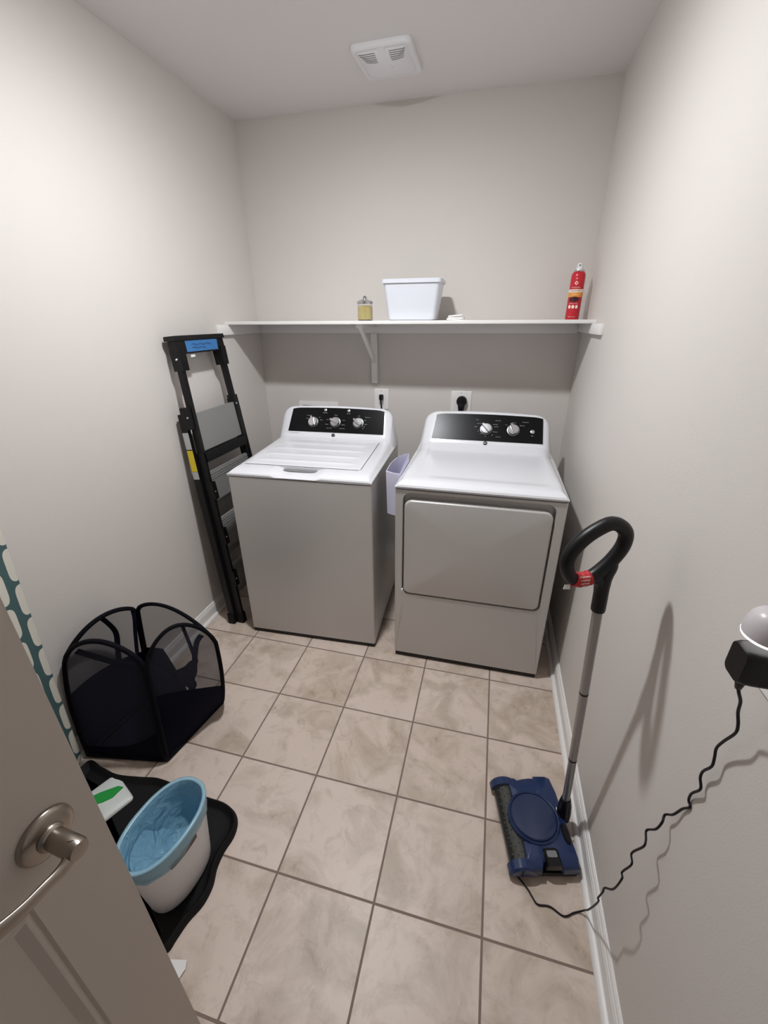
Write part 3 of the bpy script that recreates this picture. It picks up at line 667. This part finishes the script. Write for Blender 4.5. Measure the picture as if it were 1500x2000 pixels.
# ------------------------------------------------------------------ the door, standing open on the left
DA = math.radians(4)
hinge = Vector((-.565, -.438, 0)); du = Vector((math.sin(DA), math.cos(DA), 0)); dn = Vector((math.cos(DA), -math.sin(DA), 0))
door = struct(empty('door_1', hinge)); door.rotation_euler = (0, 0, -DA)
DW, DHH, DT = .710, 2.03, .035         # local: y along the leaf, x = out towards the camera
bm = B()
def dface(x0, sgn):
    rects = [(.0, DW, .012, DHH)]
    panels = [(.108, DW-.108, .22, .858), (.108, DW-.108, 1.02, DHH-.115)]
    return panels
# leaf built as a slab with two moulded recesses on the room face
ys = [0, .108, DW-.108, DW]; zs = [.012, .22, .858, 1.02, DHH-.115, DHH]
for i in range(3):
    for j in range(5):
        if i == 1 and j in (1, 3): continue
        q = [(0, ys[i], zs[j]), (0, ys[i+1], zs[j]), (0, ys[i+1], zs[j+1]), (0, ys[i], zs[j+1])]
        bm.faces.new([bm.verts.new(p) for p in q])
for (a0, a1, b0, b1) in dface(0, 1):
    steps = [(0, 0), (.0035, -.0045), (.0095, -.0012), (.012, -.0012), (.025, -.0105), (.029, -.0108), (.060, -.0108)]
    rings = [[(d, y, z) for y, z in ((a0+e, b0+e), (a1-e, b0+e), (a1-e, b1-e), (a0+e, b1-e))] for e, d in steps]
    R = loft(bm, rings, True, False); bm.faces.new(R[-1])
q = [(0, 0, .012), (0, DW, .012), (0, DW, DHH), (0, 0, DHH)]
b_ = [(-DT, y, z) for _, y, z in q]
for k in range(4):
    bm.faces.new([bm.verts.new(p) for p in (q[k], q[(k+1) % 4], b_[(k+1) % 4], b_[k])])
bm.faces.new([bm.verts.new(p) for p in b_])
bmesh.ops.remove_doubles(bm, verts=bm.verts, dist=1e-5)
leaf = obj('door_leaf', bm, M_DOOR, door, ang=20)
HY, HZ = DW-.064, .942
hd = empty('door_handle', (0, HY, HZ)); hd.parent = door
RX = Matrix.Rotation(PI/2, 4, 'Y')
bm = B(); lathe(bm, [(.001, 0), (.035, 0), (.0352, .003), (.034, .006), (.031, .0085), (.026, .010), (.0175, .0115), (.001, .012)], 48, RX); obj('rose', bm, M_NICKEL, hd)
bm = B(); lathe(bm, [(.001, .010), (.0165, .010), (.0175, .013), (.0165, .016), (.014, .018), (.001, .018)], 36, RX); obj('rose_collar', bm, M_NICKEL, hd)
bm = B(); lathe(bm, [(.001, .016), (.0135, .016), (.0138, .040), (.0138, .058), (.012, .0625), (.001, .064)], 36, RX)
obj('hub', bm, M_NICKEL, hd)
bm = B()
path = smoothpts([(.048, .006, .001), (.053, -.004, -.004), (.0565, -.018, -.006), (.057, -.040, -.002), (.057, -.064, .001), (.054, -.088, .006), (.050, -.105, .012)], 5)
n = len(path); rings = []
for i, p in enumerate(path):
    t = i/(n-1); hz = .0160-.0082*min(1, t/.45) if t < .45 else .0078+.0050*((t-.45)/.55); th = .0115-.0065*min(1, t*2.2)
    tg = (path[min(i+1, n-1)]-path[max(i-1, 0)]).normalized(); nv = Vector((0, 0, 1)); nv = (nv-tg*nv.dot(tg)).normalized(); bv = tg.cross(nv)
    rings.append([p+nv*hz*math.cos(a)+bv*th*math.sin(a) for a in [2*PI*k/16 for k in range(16)]])
loft(bm, rings); obj('lever', bm, M_NICKEL, hd, ang=60)
bm = B()
for z in (.2, 1.02, 1.84): tube(bm, [(.006, 0, z-.045), (.006, 0, z+.045)], .006, 12)
obj('hinge', bm, M_NICKEL, door)

# ------------------------------------------------------------------ pop-up laundry hamper
hp = tag(empty('laundry_hamper', (-1.22, .95, 0)), 'navy pop-up mesh laundry hamper open at the top by left wall', 'laundry hamper')
O = Vector((-1.22, .95, 0))
BOT = [Vector(p)-O for p in ((-1.405, .775, .004), (-1.087, .830, .004), (-1.035, 1.125, .004), (-1.365, 1.085, .004))]      # L, F, R, back
MID = [Vector(p)-O for p in ((-1.432, .805, .25), (-1.082, .845, .25), (-.962, 1.075, .22), (-1.36, 1.10, .25))]
TOP = [Vector(p)-O for p in ((-1.420, .835, .42), (-1.092, .873, .44), (-.955, 1.075, .40), (-1.325, 1.095, .48))]
ARC = [.125, .150, .10, .085]
def edge_pt(c, v):      # corner edge as a quadratic curve through bottom, mid, top
    a, b, d = BOT[c], MID[c], TOP[c]; t = v
    return a*(2*(t-.5)*(t-1)) + b*(4*t*(1-t)) + d*(2*t*(t-.5))
cen = Vector((0, 0, .25))
def face_pt(k, u, v):
    a, b = k, (k+1) % 4
    p = edge_pt(a, v).lerp(edge_pt(b, v), u)
    ss = math.sin(PI*u)
    p.z += ARC[k]*(max(0, ss)**.62)*v**2.2
    out_ = Vector((p.x, p.y, 0)).normalized()
    return p + out_*(.018*ss*math.sin(PI*min(1, v)))
def patch(k, m, name, fn, nu=28, nv=22, u0=0, u1=1):
    bm = B(); V = {}
    for j in range(nv+1):
        for i in range(nu+1):
            u = u0+(u1-u0)*i/nu; lo, hi = fn(u); v = lo+(hi-lo)*j/nv; V[i, j] = bm.verts.new(face_pt(k, u, v))
    for j in range(nv):
        for i in range(nu):
            try: bm.faces.new((V[i, j], V[i+1, j], V[i+1, j+1], V[i, j+1]))
            except ValueError: pass
    bmesh.ops.remove_doubles(bm, verts=bm.verts, dist=1e-5)
    return obj(name, bm, m, hp, ang=80)
lows = [lambda u: .10+.22*u**3, lambda u: .64-.28*u, lambda u: .08+.46*min(1, max(0, (u-.5)/.25)), lambda u: .50+.06*u]
names_ = ('front', 'right', 'back', 'side')
for k in range(4):
    patch(k, M_NAVY, 'solid_panel', lambda u, k=k: (0, lows[k](u)))
    patch(k, M_MESH, 'mesh_panel', lambda u, k=k: (lows[k](u), 1))
    # binding with the sprung wire inside
    bm = B(); pts = []
    for i in range(13): pts.append(face_pt(k, 0.015, i/12*.97))
    for i in range(1, 24): pts.append(face_pt(k, .015+.97*i/24, .985))
    for i in range(13): pts.append(face_pt(k, .985, .97-i/12*.97))
    for i in range(1, 12): pts.append(face_pt(k, .985-.97*i/12, .0))
    pts = [p + Vector((0, 0, .006)) if p.z < .008 else p for p in pts]
    tube(bm, pts, .0090, 8, closed=True, flat=.8); obj('wire_binding', bm, M_NAVYTR, hp, ang=80)
bm = B(); bm.faces.new([bm.verts.new(p+Vector((0, 0, .003))) for p in BOT]); obj('base_panel', bm, M_NAVY, hp)
# divider between the two compartments, from the front corner to the back corner
bm = B(); V = []
for i in range(13):
    u = i/12; row = []
    for j in range(9):
        p = edge_pt(1, .93*j/8).lerp(edge_pt(3, .66*j/8), u); p.z -= .03*math.sin(PI*u)*(j/8); p.x += .010*math.sin(u*9+j*.5)*math.sin(PI*u); row.append(bm.verts.new(p))
    V.append(row)
for i in range(12):
    for j in range(8): bm.faces.new((V[i][j], V[i+1][j], V[i+1][j+1], V[i][j+1]))
obj('divider_panel', bm, M_NAVY, hp, ang=80)
def strap(pts, wd=.012, m=M_NAVY, nm='strap'):
    bm = B(); pts = smoothpts(pts, 5); side = []
    for i, p in enumerate(pts):
        tg = (pts[min(i+1, len(pts)-1)]-pts[max(i-1, 0)]).normalized(); sd = tg.cross(Vector((.4, -1, .2))).normalized()*wd
        side.append((p-sd, p+sd, p+sd+Vector((.0, -.002, 0)), p-sd+Vector((0, -.002, 0))))
    loft(bm, side); obj(nm, bm, m, hp, ang=60)
def q3(x, y, z): return Vector((x, y, z))-O
strap([face_pt(3, .45, .99), q3(-1.35, 1.00, .45), q3(-1.345, .985, .38), q3(-1.34, .96, .30)], .010)
strap([face_pt(3, .05, .97), q3(-1.32, 1.07, .46), q3(-1.315, 1.05, .40), q3(-1.30, 1.02, .33)], .007)
strap([face_pt(1, .80, .93), q3(-1.02, 1.045, .42), q3(-1.03, 1.025, .35), q3(-1.03, 1.01, .30)], .010)
strap([face_pt(0, .25, .94), q3(-1.30, .875, .44), q3(-1.25, .90, .40), q3(-1.21, .92, .37)], .012)
# crumpled carry flap hanging inside the right face
def inward(p, d): return p - Vector((p.x, p.y, 0)).normalized()*d
bm = B(); n = 12
a_, b_, c__ = inward(face_pt(1, .34, .70), .02), inward(face_pt(1, .72, .72), .02), inward(face_pt(1, .60, .40), .035)
V = {}
for i in range(n+1):
    for j in range(n+1-i):
        p = a_*(1-(i+j)/n)+b_*(i/n)+c__*(j/n)
        p += Vector((noise.noise(p*30), noise.noise(p*30+Vector((5, 0, 0))), .3*noise.noise(p*26)))*.014
        V[i, j] = bm.verts.new(p)
for i in range(n):
    for j in range(n-i):
        bm.faces.new((V[i, j], V[i+1, j], V[i, j+1]))
        if i+j < n-1: bm.faces.new((V[i+1, j], V[i+1, j+1], V[i, j+1]))
obj('crumpled_flap', bm, M_NAVY, hp, ang=80)
strap([inward(face_pt(1, u, v), .012) for u, v in ((.03, .92), (.16, .80), (.30, .66), (.42, .56))], .009)
strap([inward(face_pt(1, u, v), .012) for u, v in ((.62, .99), (.64, .86), (.66, .70))], .006)

# ------------------------------------------------------------------ boot tray, packet, waste bin, white floor piece
tray = tag(empty('boot_tray', (0, 0, 0)), 'black rubber boot tray with raised rim under the waste bin', 'tray')
tp_ = [(-1.375, .752), (-1.30, .748), (-1.22, .738), (-1.13, .750), (-1.06, .762), (-.97, .757), (-.86, .747), (-.775, .744), (-.725, .728), (-.698, .700), (-.688, .660), (-.694, .615), (-.690, .570), (-.676, .530), (-.676, .485), (-.694, .440), (-.702, .40), (-.71, .37)]
tp_ = smoothpts([(x, y, 0) for x, y in tp_] + [(-.76, .335, 0), (-.90, .325, 0), (-1.05, .330, 0), (-1.20, .325, 0), (-1.33, .335, 0), (-1.375, .40, 0), (-1.380, .50, 0), (-1.380, .62, 0)], 4, closed=True)
cx_, cy_ = -1.05, .54
def inset(d):
    n = len(tp_); o = []
    for i in range(n):
        t = (tp_[(i+1) % n]-tp_[i-1]).normalized(); nv = Vector((t.y, -t.x, 0)); o.append(tp_[i]+nv*d)
    return o
bm = B(); loft(bm, [[(p.x, p.y, z) for p in inset(d)] for d, z in ((0, .0005), (0, .006), (.005, .024), (.009, .026), (.013, .024), (.020, .007), (.028, .004), (.05, .0035))], cap=False)
f_ = [bm.verts.new((p.x, p.y, .0035)) for p in inset(.05)]; bm.faces.new(f_)
obj('tray_body', bm, M_BLACKR, tray, ang=50)
pk = tag(empty('wipes_packet', (-1.180, .655, .0045), -.42), 'white packet with green swoosh lying on the black tray', 'packet')
bm = B(); nx = 12
V = []
for s, z in ((1, 0), (1, .006), (.9, .011), (.5, .013)): V.append([(x, y, z+.002*math.sin(x*70+y*50) if z > .007 else z) for x, y in rrect(-.085*s, .060*s, -.058*s, .058*s, .012, 5)])
loft(bm, V); obj('packet_body', bm, mat('packet_film', srgb(214, 218, 214), .35, bump=(60, .5)), pk, ang=60)
bm = B(); prism(bm, [(-.062, -.050), (-.030, -.052), (-.004, -.020), (.006, .010), (-.004, .050), (-.022, .040), (-.034, .018), (-.050, -.012)], 0.0125, .0152, lambda u, v, a: (u, v, a)); obj('green_swoosh', bm, M_GREEN, pk)
# waste bin
wb = tag(empty('waste_bin', (-.786, .532, .0045), -.13), 'oval white plastic waste bin lined with blue bag on the tray', 'waste bin')
NB = 56
def oval(a, b, z, dz=None, off=(0, 0)):
    o = []
    for k in range(NB):
        t = 2*PI*k/NB; c, s = math.cos(t), math.sin(t); e = .88
        x = b*math.copysign(abs(c)**e, c)+off[0]; y = a*math.copysign(abs(s)**e, s)+off[1]; o.append(Vector((x, y, z+(dz(t) if dz else 0))))
    return o
HBN = .27; AT, BT, AB, BB = .124, .082, .098, .062
def bt(t, d=0): return (AB+(AT-AB)*t-d, BB+(BT-BB)*t-d)
bm = B(); rg = []
for t, d in ((0, .008), (.02, .001), (.05, 0), (.5, 0), (.96, 0)): rg.append(oval(*bt(t, d), t*HBN))
for t, d in ((.97, -.004), (.995, -.005), (1.0, -.002), (1.0, .001)): rg.append(oval(*bt(t, d), t*HBN))
for t, d in ((.95, .003), (.5, .003), (.03, .003)): rg.append(oval(*bt(t, d), t*HBN))
loft(bm, rg); obj('bin_body', bm, M_BIN, wb, ang=50)
bm = B(); rg = []
for t, d in ((.775, -.0030), (.79, -.0060), (.88, -.0045), (.965, -.0062), (1.0, -.0062), (1.010, -.0005), (1.0, .0045)):
    rg.append([p+Vector((p.x, p.y, 0)).normalized()*(.0012 if t < .96 else .0003)*math.sin(k*1.7+t*20) for k, p in enumerate(oval(*bt(t, d), t*HBN, dz=lambda a: (.006*math.sin(3*a)+.003*math.sin(7*a)) if t < .82 else 0))])
rg = [[q if i < 4 else q for q in r__] for i, r__ in enumerate(rg)]
loft(bm, rg, cap=False); obj('bag_cuff', bm, M_CUFF, wb, ang=80)
bm = B(); rg = []
for t, d in ((.999, .0045), (.97, .0062), (.93, .008), (.82, .008), (.70, .012), (.58, .016), (.48, .026), (.44, .040), (.45, .056)):
    a, b = bt(t, d); r_ = oval(max(a, .01), max(b, .008), t*HBN)
    amp = 0.0 if t > .92 else (.010*(1-t)/.5)
    r_ = [p+Vector((noise.noise(p*34), noise.noise(p*34+Vector((9, 0, 0))), noise.noise(p*30+Vector((0, 9, 0)))))*(amp*1.6) for p in r_]
    rg.append(r_)
R = loft(bm, rg, cap=False); cv = bm.verts.new((0, 0, .46*HBN))
for k in range(NB): bm.faces.new((R[-1][k], R[-1][(k+1) % NB], cv))
obj('bag_liner', bm, M_BAG, wb, ang=80)
# puffed film sagging towards the near end
bm = B(); n = 22; V = {}
for i in range(n+1):
    for j in range(n+1):
        u, v = i/n*2-1, j/n*2-1
        rr = max(abs(u), abs(v)) or 1e-6; l = math.hypot(u, v) or 1e-6; uu, vv = u*rr/l, v*rr/l
        a, b = bt(.74, .010); x = b*uu; y = -a*.18+a*.80*vv
        z = HBN*(.80 if vv < 0 else .80-.30*vv) - .050*(1-rr*rr)*1.0 + .016*noise.noise(Vector((x*24, y*24, 3)))*(1-rr**4)
        V[i, j] = bm.verts.new((x, y, z - .03*max(0, vv)))
for i in range(n):
    for j in range(n): bm.faces.new((V[i, j], V[i+1, j], V[i+1, j+1], V[i, j+1]))
obj('bag_fold', bm, M_BAG, wb, ang=80)
bm = B(); rg = []
for t in (.715, .79):
    ov = oval(*bt(t, -.0012), t*HBN); rg.append(ov)
k0, k1 = 50, 52
st = B(); vs = [[st.verts.new(rg[r][k % NB]) for k in range(52, 59)] for r in (0, 1)]
bm.free()
for k in range(6): st.faces.new((vs[0][k], vs[0][k+1], vs[1][k+1], vs[1][k]))
obj('sticker', st, mat('sticker_dark', srgb(92, 60, 56), .5), wb)
# thin flat white piece on the floor at the door's edge
sc_ = tag(empty('white_floor_piece', (-.672, .343, 0), .1), 'thin flat white piece on the floor at the door edge', 'paper')
bm = B(); prism(bm, [(-.05, -.02), (.02, -.028), (.034, .010), (.028, .026), (-.02, .022), (-.06, .03)], .0008, .0028, lambda u, v, a: (u, v, a+(.004 if u > .02 else 0))); obj('thin_sheet', bm, M_MATTEWHITE, sc_)

# ------------------------------------------------------------------ cordless sweeper against the right wall
la = Vector((.061, -.261, 0)).normalized(); lb_ = Vector((-la.y, la.x, 0))       # la: towards the doorway, lb_: towards the wall
sw = empty('floor_sweeper', (.268, .920, 0)); tag(sw, 'blue cordless floor sweeper with grey pole and black loop handle', 'sweeper')
SM = Matrix(((la.x, lb_.x, 0, 0), (la.y, lb_.y, 0, 0), (0, 0, 1, 0), (0, 0, 0, 1)))
def SP(a, b, z): return SM @ Vector((a, b, z))
bm = B(); P_ = rrect(-.136, .134, -.100, .103, .012, 4)
loft(bm, [[SP(a, b, z) for a, b in P_] for z in (.010, .026)]); obj('chassis', bm, M_BLACK, sw)
for a in (-.11, .11):
    for b in (-.075, .08):
        bm = B(); lathe(bm, [(.001, -.006), (.012, -.006), (.012, .006), (.001, .006)], 16, Matrix.Translation(SP(a, b, .012)) @ SM @ Matrix.Rotation(PI/2, 4, 'Y')); obj('wheel', bm, M_BLACKR, sw)
# blue shell with notched ends
shell = [(-.118, -.055), (-.139, -.062), (-.139, -.030), (-.131, -.022), (-.136, .000), (-.139, .025), (-.138, .040), (-.146, .042), (-.146, .085), (-.138, .100), (-.09, .106), (.11, .106), (.134, .100), (.136, .055),
         (.128, .045), (.122, .040), (.122, -.002), (.128, -.010), (.138, -.014), (.140, -.062), (.118, -.058), (.02, -.050), (-.02, -.050)]
bm = B(); c0 = Vector((0, .02))
def shr(s, z, s2=None): return [SP(c0.x+(a-c0.x)*s, c0.y+(b-c0.y)*(s2 or s), z) for a, b in shell]
loft(bm, [shr(1, .022), shr(1, .042), shr(.985, .050), shr(.95, .055), shr(.6, .061), shr(.1, .063)]); obj('top_shell', bm, M_SWEEP, sw, ang=40)
# end caps over the brush tube
for sg in (-1, 1):
    bm = B(); rings = []
    for a in (.112, .136, .142):
        r_ = .040 if a < .14 else .034
        rings.append([SP(sg*a, -.066+r_*1.15*math.cos(q), .022+r_*.95*math.sin(q)) for q in [PI*k/12 for k in range(13)]])
    loft(bm, rings, closed=True); obj('end_cap', bm, M_SWEEP, sw)
bm = B(); rings = [[SP(a, -.066+.0405*math.cos(q), .022+.036*math.sin(q)) for q in [PI*k/14 for k in range(15)]] for a in (-.112, .112)]
loft(bm, rings, closed=False, cap=False); obj('clear_cover', bm, M_SMOKE, sw)
bm = B(); tube(bm, [SP(-.11, -.066, .030), SP(.11, -.066, .030)], .020, 16)
for k in range(28):
    for q in range(4):
        a = -.106+.212*k/27; th = k*.5+q*PI/2; p0_ = SP(a, -.066+.019*math.cos(th), .030+.019*math.sin(th)); p1 = SP(a, -.066+.027*math.cos(th), .030+.027*math.sin(th)*.9)
        tube(bm, [p0_, p1], .0022, 4)
obj('brush_roll', bm, mat('bristle_grey', srgb(96, 96, 88), .7), sw)
DM = Matrix.Translation(SP(-.003, .0, 0)) @ SM
bm = B(); lathe(bm, [(.001, .050), (.082, .050), (.0822, .064), (.079, .0675), (.075, .0655), (.073, .062), (.001, .062)], 64, DM); obj('disc_rim', bm, M_SWEEP, sw, ang=30)
bm = B(); lathe(bm, [(.001, .060), (.072, .060), (.072, .066), (.069, .069), (.05, .0715), (.001, .073)], 64, DM); obj('disc_lid', bm, M_SWEEP2, sw, ang=30)
bm = B(); loft(bm, [[SP(a, b, z) for a, b in rrect(.086, .134, .000+e, .046-e, .006, 3)] for z, e in ((.040, -.004), (.060, 0), (.064, .004))]); lt = obj('battery_latch', bm, M_BLACKG, sw)
bm = B(); loft(bm, [[SP(a, b, z) for a, b in rrect(.094, .112, .008, .038, .004, 3)] for z in (.063, .0655)]); obj('latch_button', bm, M_GREYPL, lt)
bm = B(); loft(bm, [[SP(.045+a*s, .088+b*s, z) for a, b in ell(0, 0, .030, .011, 20)] for s, z in ((1.05, .046), (1, .062), (.8, .066))]); obj('foot_pedal', bm, M_BLACKR, sw)
# pole
PA = Vector((.366, .962, .070))-Vector((.268, .920, 0)); PB = Vector((.300, .914, .930))-Vector((.268, .920, 0))
def PP(t): return PA.lerp(PB, t)
bm = B(); tube(bm, [PP(-.045)+Vector((0, 0, .0)), PP(-.01), PP(.04), PP(.075), PP(.082)], [.020, .022, .020, .0155, .014], 20); bt_ = obj('swivel_boot', bm, M_BLACK, sw)
bm = B(); tube(bm, [SP(.012, .090, .040), SP(-.036, .090, .048)], .015, 14); obj('swivel_joint', bm, M_BLACKG, sw)
pole = B(); tube(pole, [PP(.06), PP(.315)], .0118, 20); obj('pole_section', pole, M_ALU, sw)
pole = B(); tube(pole, [PP(.319), PP(.650)], .0118, 20); obj('pole_section', pole, M_ALU, sw)
pole = B(); tube(pole, [PP(.654), PP(.999)], .0118, 20); obj('pole_section', pole, M_ALU, sw)
for t in (.317, .652): bm = B(); tube(bm, [PP(t-.004), PP(t+.004)], .0122, 20); obj('pole_joint', bm, M_BLACK, sw)
SO = Vector((.268, .920, 0))
ringp = [(.283, .907, 1.153), (.257, .897, 1.142), (.228, .885, 1.119), (.206, .876, 1.086), (.203, .875, 1.053), (.217, .881, 1.022), (.240, .890, 1.011), (.265, .900, 1.017), (.288, .909, 1.038), (.308, .917, 1.065), (.321, .922, 1.095), (.321, .922, 1.124), (.306, .916, 1.144)]
rp = [p-SO for p in smoothpts(ringp, 5, True)]
bm = B(); tube(bm, rp, .0158, 18, closed=True, upv=Vector((.4, -1, 0)).normalized(), flat=1.05)
tube(bm, [Vector(p)-SO for p in smoothpts([(.309, .9172, 1.066), (.303, .915, 1.048), (.297, .913, 1.02), (.297, .913, .985), (.299, .9135, .95), (.3005, .914, .918)], 4)], [.012, .0125, .0135, .0155, .0175, .0185, .019, .0185, .018, .0175, .017, .017, .0165, .0165, .0165, .0165, .0165, .0165, .0165, .0165, .016], 18)
tube(bm, [Vector(p)-SO for p in smoothpts([(.262, .899, 1.018), (.280, .906, 1.012), (.291, .911, .996), (.296, .913, .97)], 4)], [.012, .013, .014, .0145, .015, .015, .015, .015, .015, .015, .015, .015, .014], 14)
obj('loop_handle', bm, M_BLACK, sw, ang=80)
bm = B(); tg = [Vector(p)-SO for p in smoothpts([(.222, .8825, 1.0175), (.240, .890, 1.011), (.262, .899, 1.0155)], 8)]
tube(bm, tg, [.0170+.0006*math.sin(k*1.9) for k in range(len(tg))], 20, upv=Vector((.4, -1, 0)).normalized(), flat=1.05)
tgo = obj('paper_tag', bm, M_RED, sw, ang=30); tgo['label'] = 'red warning tag wrapped around the handle'
tx_ = Vector((.93, .37, .02)).normalized()
for an, s_ in ((48, 'WARNING'), (24, 'CHARGE'), (0, 'BEFORE'), (-24, 'USE')):
    nn = (Vector((.37, -.93, 0))*math.cos(math.radians(an))+Vector((0, 0, 1))*math.sin(math.radians(an))).normalized()
    text('lettering', s_, .0058, frame(Vector((.242, .8905, 1.0125))+nn*.0188-SO, tx_, nn.cross(tx_), nn), M_CREAM, tgo, .0002)
bm = B(); prism(bm, [(-.010, -.006), (.006, -.008), (.004, .006), (-.008, .006)], 0, .0012, lambda u, v, a: Vector((.214+u, .876+u*.4, .998+v))-SO+Vector((.37, -.93, 0))*a); obj('tag_end', bm, M_MATTEWHITE, tgo)

# ------------------------------------------------------------------ right-wall outlet, charger, night light, cord
ro = tag(empty('wall_outlet', (XR, .548, 1.125)), 'white outlet plate on right wall holding charger and night light', 'outlet')
bm = B(); loft(bm, [[(x, u*s, v*s) for u, v in rrect(-.040, .040, -.064, .064, .006, 4)] for s, x in ((1, 0), (1, -.004), (.95, -.0065), (.01, -.007))]); obj('cover_plate', bm, M_PLATE, ro)
ch = tag(empty('charger', (XR-.007, .536, 1.131)), 'black charger brick with long wavy cord plugged into right wall outlet', 'charger')
bm = B(); rg = []
for x, s in ((0, .93), (-.006, 1), (-.045, 1), (-.056, .97), (-.063, .88)): rg.append([(x, u*s, v*s) for u, v in rrect(-.021, .021, -.028, .028, .011, 6)])
loft(bm, rg); obj('charger_body', bm, M_BLACK, ch, ang=40)
bm = B(); tube(bm, [(-.046, .000, -.022), (-.047, .000, -.034), (-.045, .002, -.048)], [.008, .0065, .004], 12); obj('strain_relief', bm, M_BLACK, ch)
nl = tag(empty('night_light', (XR-.007, .548, 1.176)), 'white domed night light with lit rim above the black charger', 'night light')
bm = B(); Mx = Matrix.Translation((-.0335, .0, .0))
lathe(bm, [(.001, .036), (.010, .0345), (.020, .030), (.0255, .022), (.0285, .011), (.0295, .0), (.0295, -.005), (.001, -.005)], 40, Mx, sx=.92); obj('dome', bm, mat('dome_plastic', srgb(204, 198, 200), .3), nl, ang=60)
bm = B(); lathe(bm, [(.001, -.0052), (.0298, -.0052), (.0290, -.0082), (.001, -.0085)], 40, Mx, sx=.92); obj('led_lens', bm, M_LED, nl)
bm = B(); box(bm, -.030, 0, -.016, .026, .002, .040, .005); obj('socket_body', bm, M_WHITEP, nl)
cp = [(.379, .538, 1.083), (.383, .538, 1.073), (.392, .542, 1.055), (.400, .549, 1.028), (.406, .547, 1.005), (.409, .549, .985), (.413, .567, .945), (.415, .577, .916), (.417, .575, .895), (.418, .574, .875), (.419, .587, .844), (.42, .588, .825), (.422, .58, .807), (.424, .596, .77), (.427, .6, .745), (.428, .592, .738), (.426, .603, .713), (.422, .612, .678), (.418, .625, .653), (.412, .615, .643), (.408, .617, .615), (.403, .632, .581), (.398, .615, .576), (.394, .608, .564), (.39, .626, .503), (.385, .605, .501), (.38, .615, .447), (.376, .601, .449), (.372, .607, .39), (.37, .633, .335), (.37, .634, .313), (.368, .639, .275), (.372, .640, .262), (.380, .66, .20), (.392, .70, .085), (.396, .722, .030), (.388, .727, .006), (.37, .72, .004), (.342, .706, .004), (.306, .719, .004), (.272, .716, .004), (.258, .73, .004), (.248, .744, .004), (.232, .76, .004), (.216, .775, .004), (.212, .80, .012)]
CO = Vector((XR-.007, .536, 1.131))
bm = B(); tube(bm, [p-CO for p in smoothpts(cp, 5)], .0023, 6); cd_ = obj('cord', bm, M_CORD, ch, ang=80); cd_['label'] = 'thin wavy black cord running down to the sweeper'
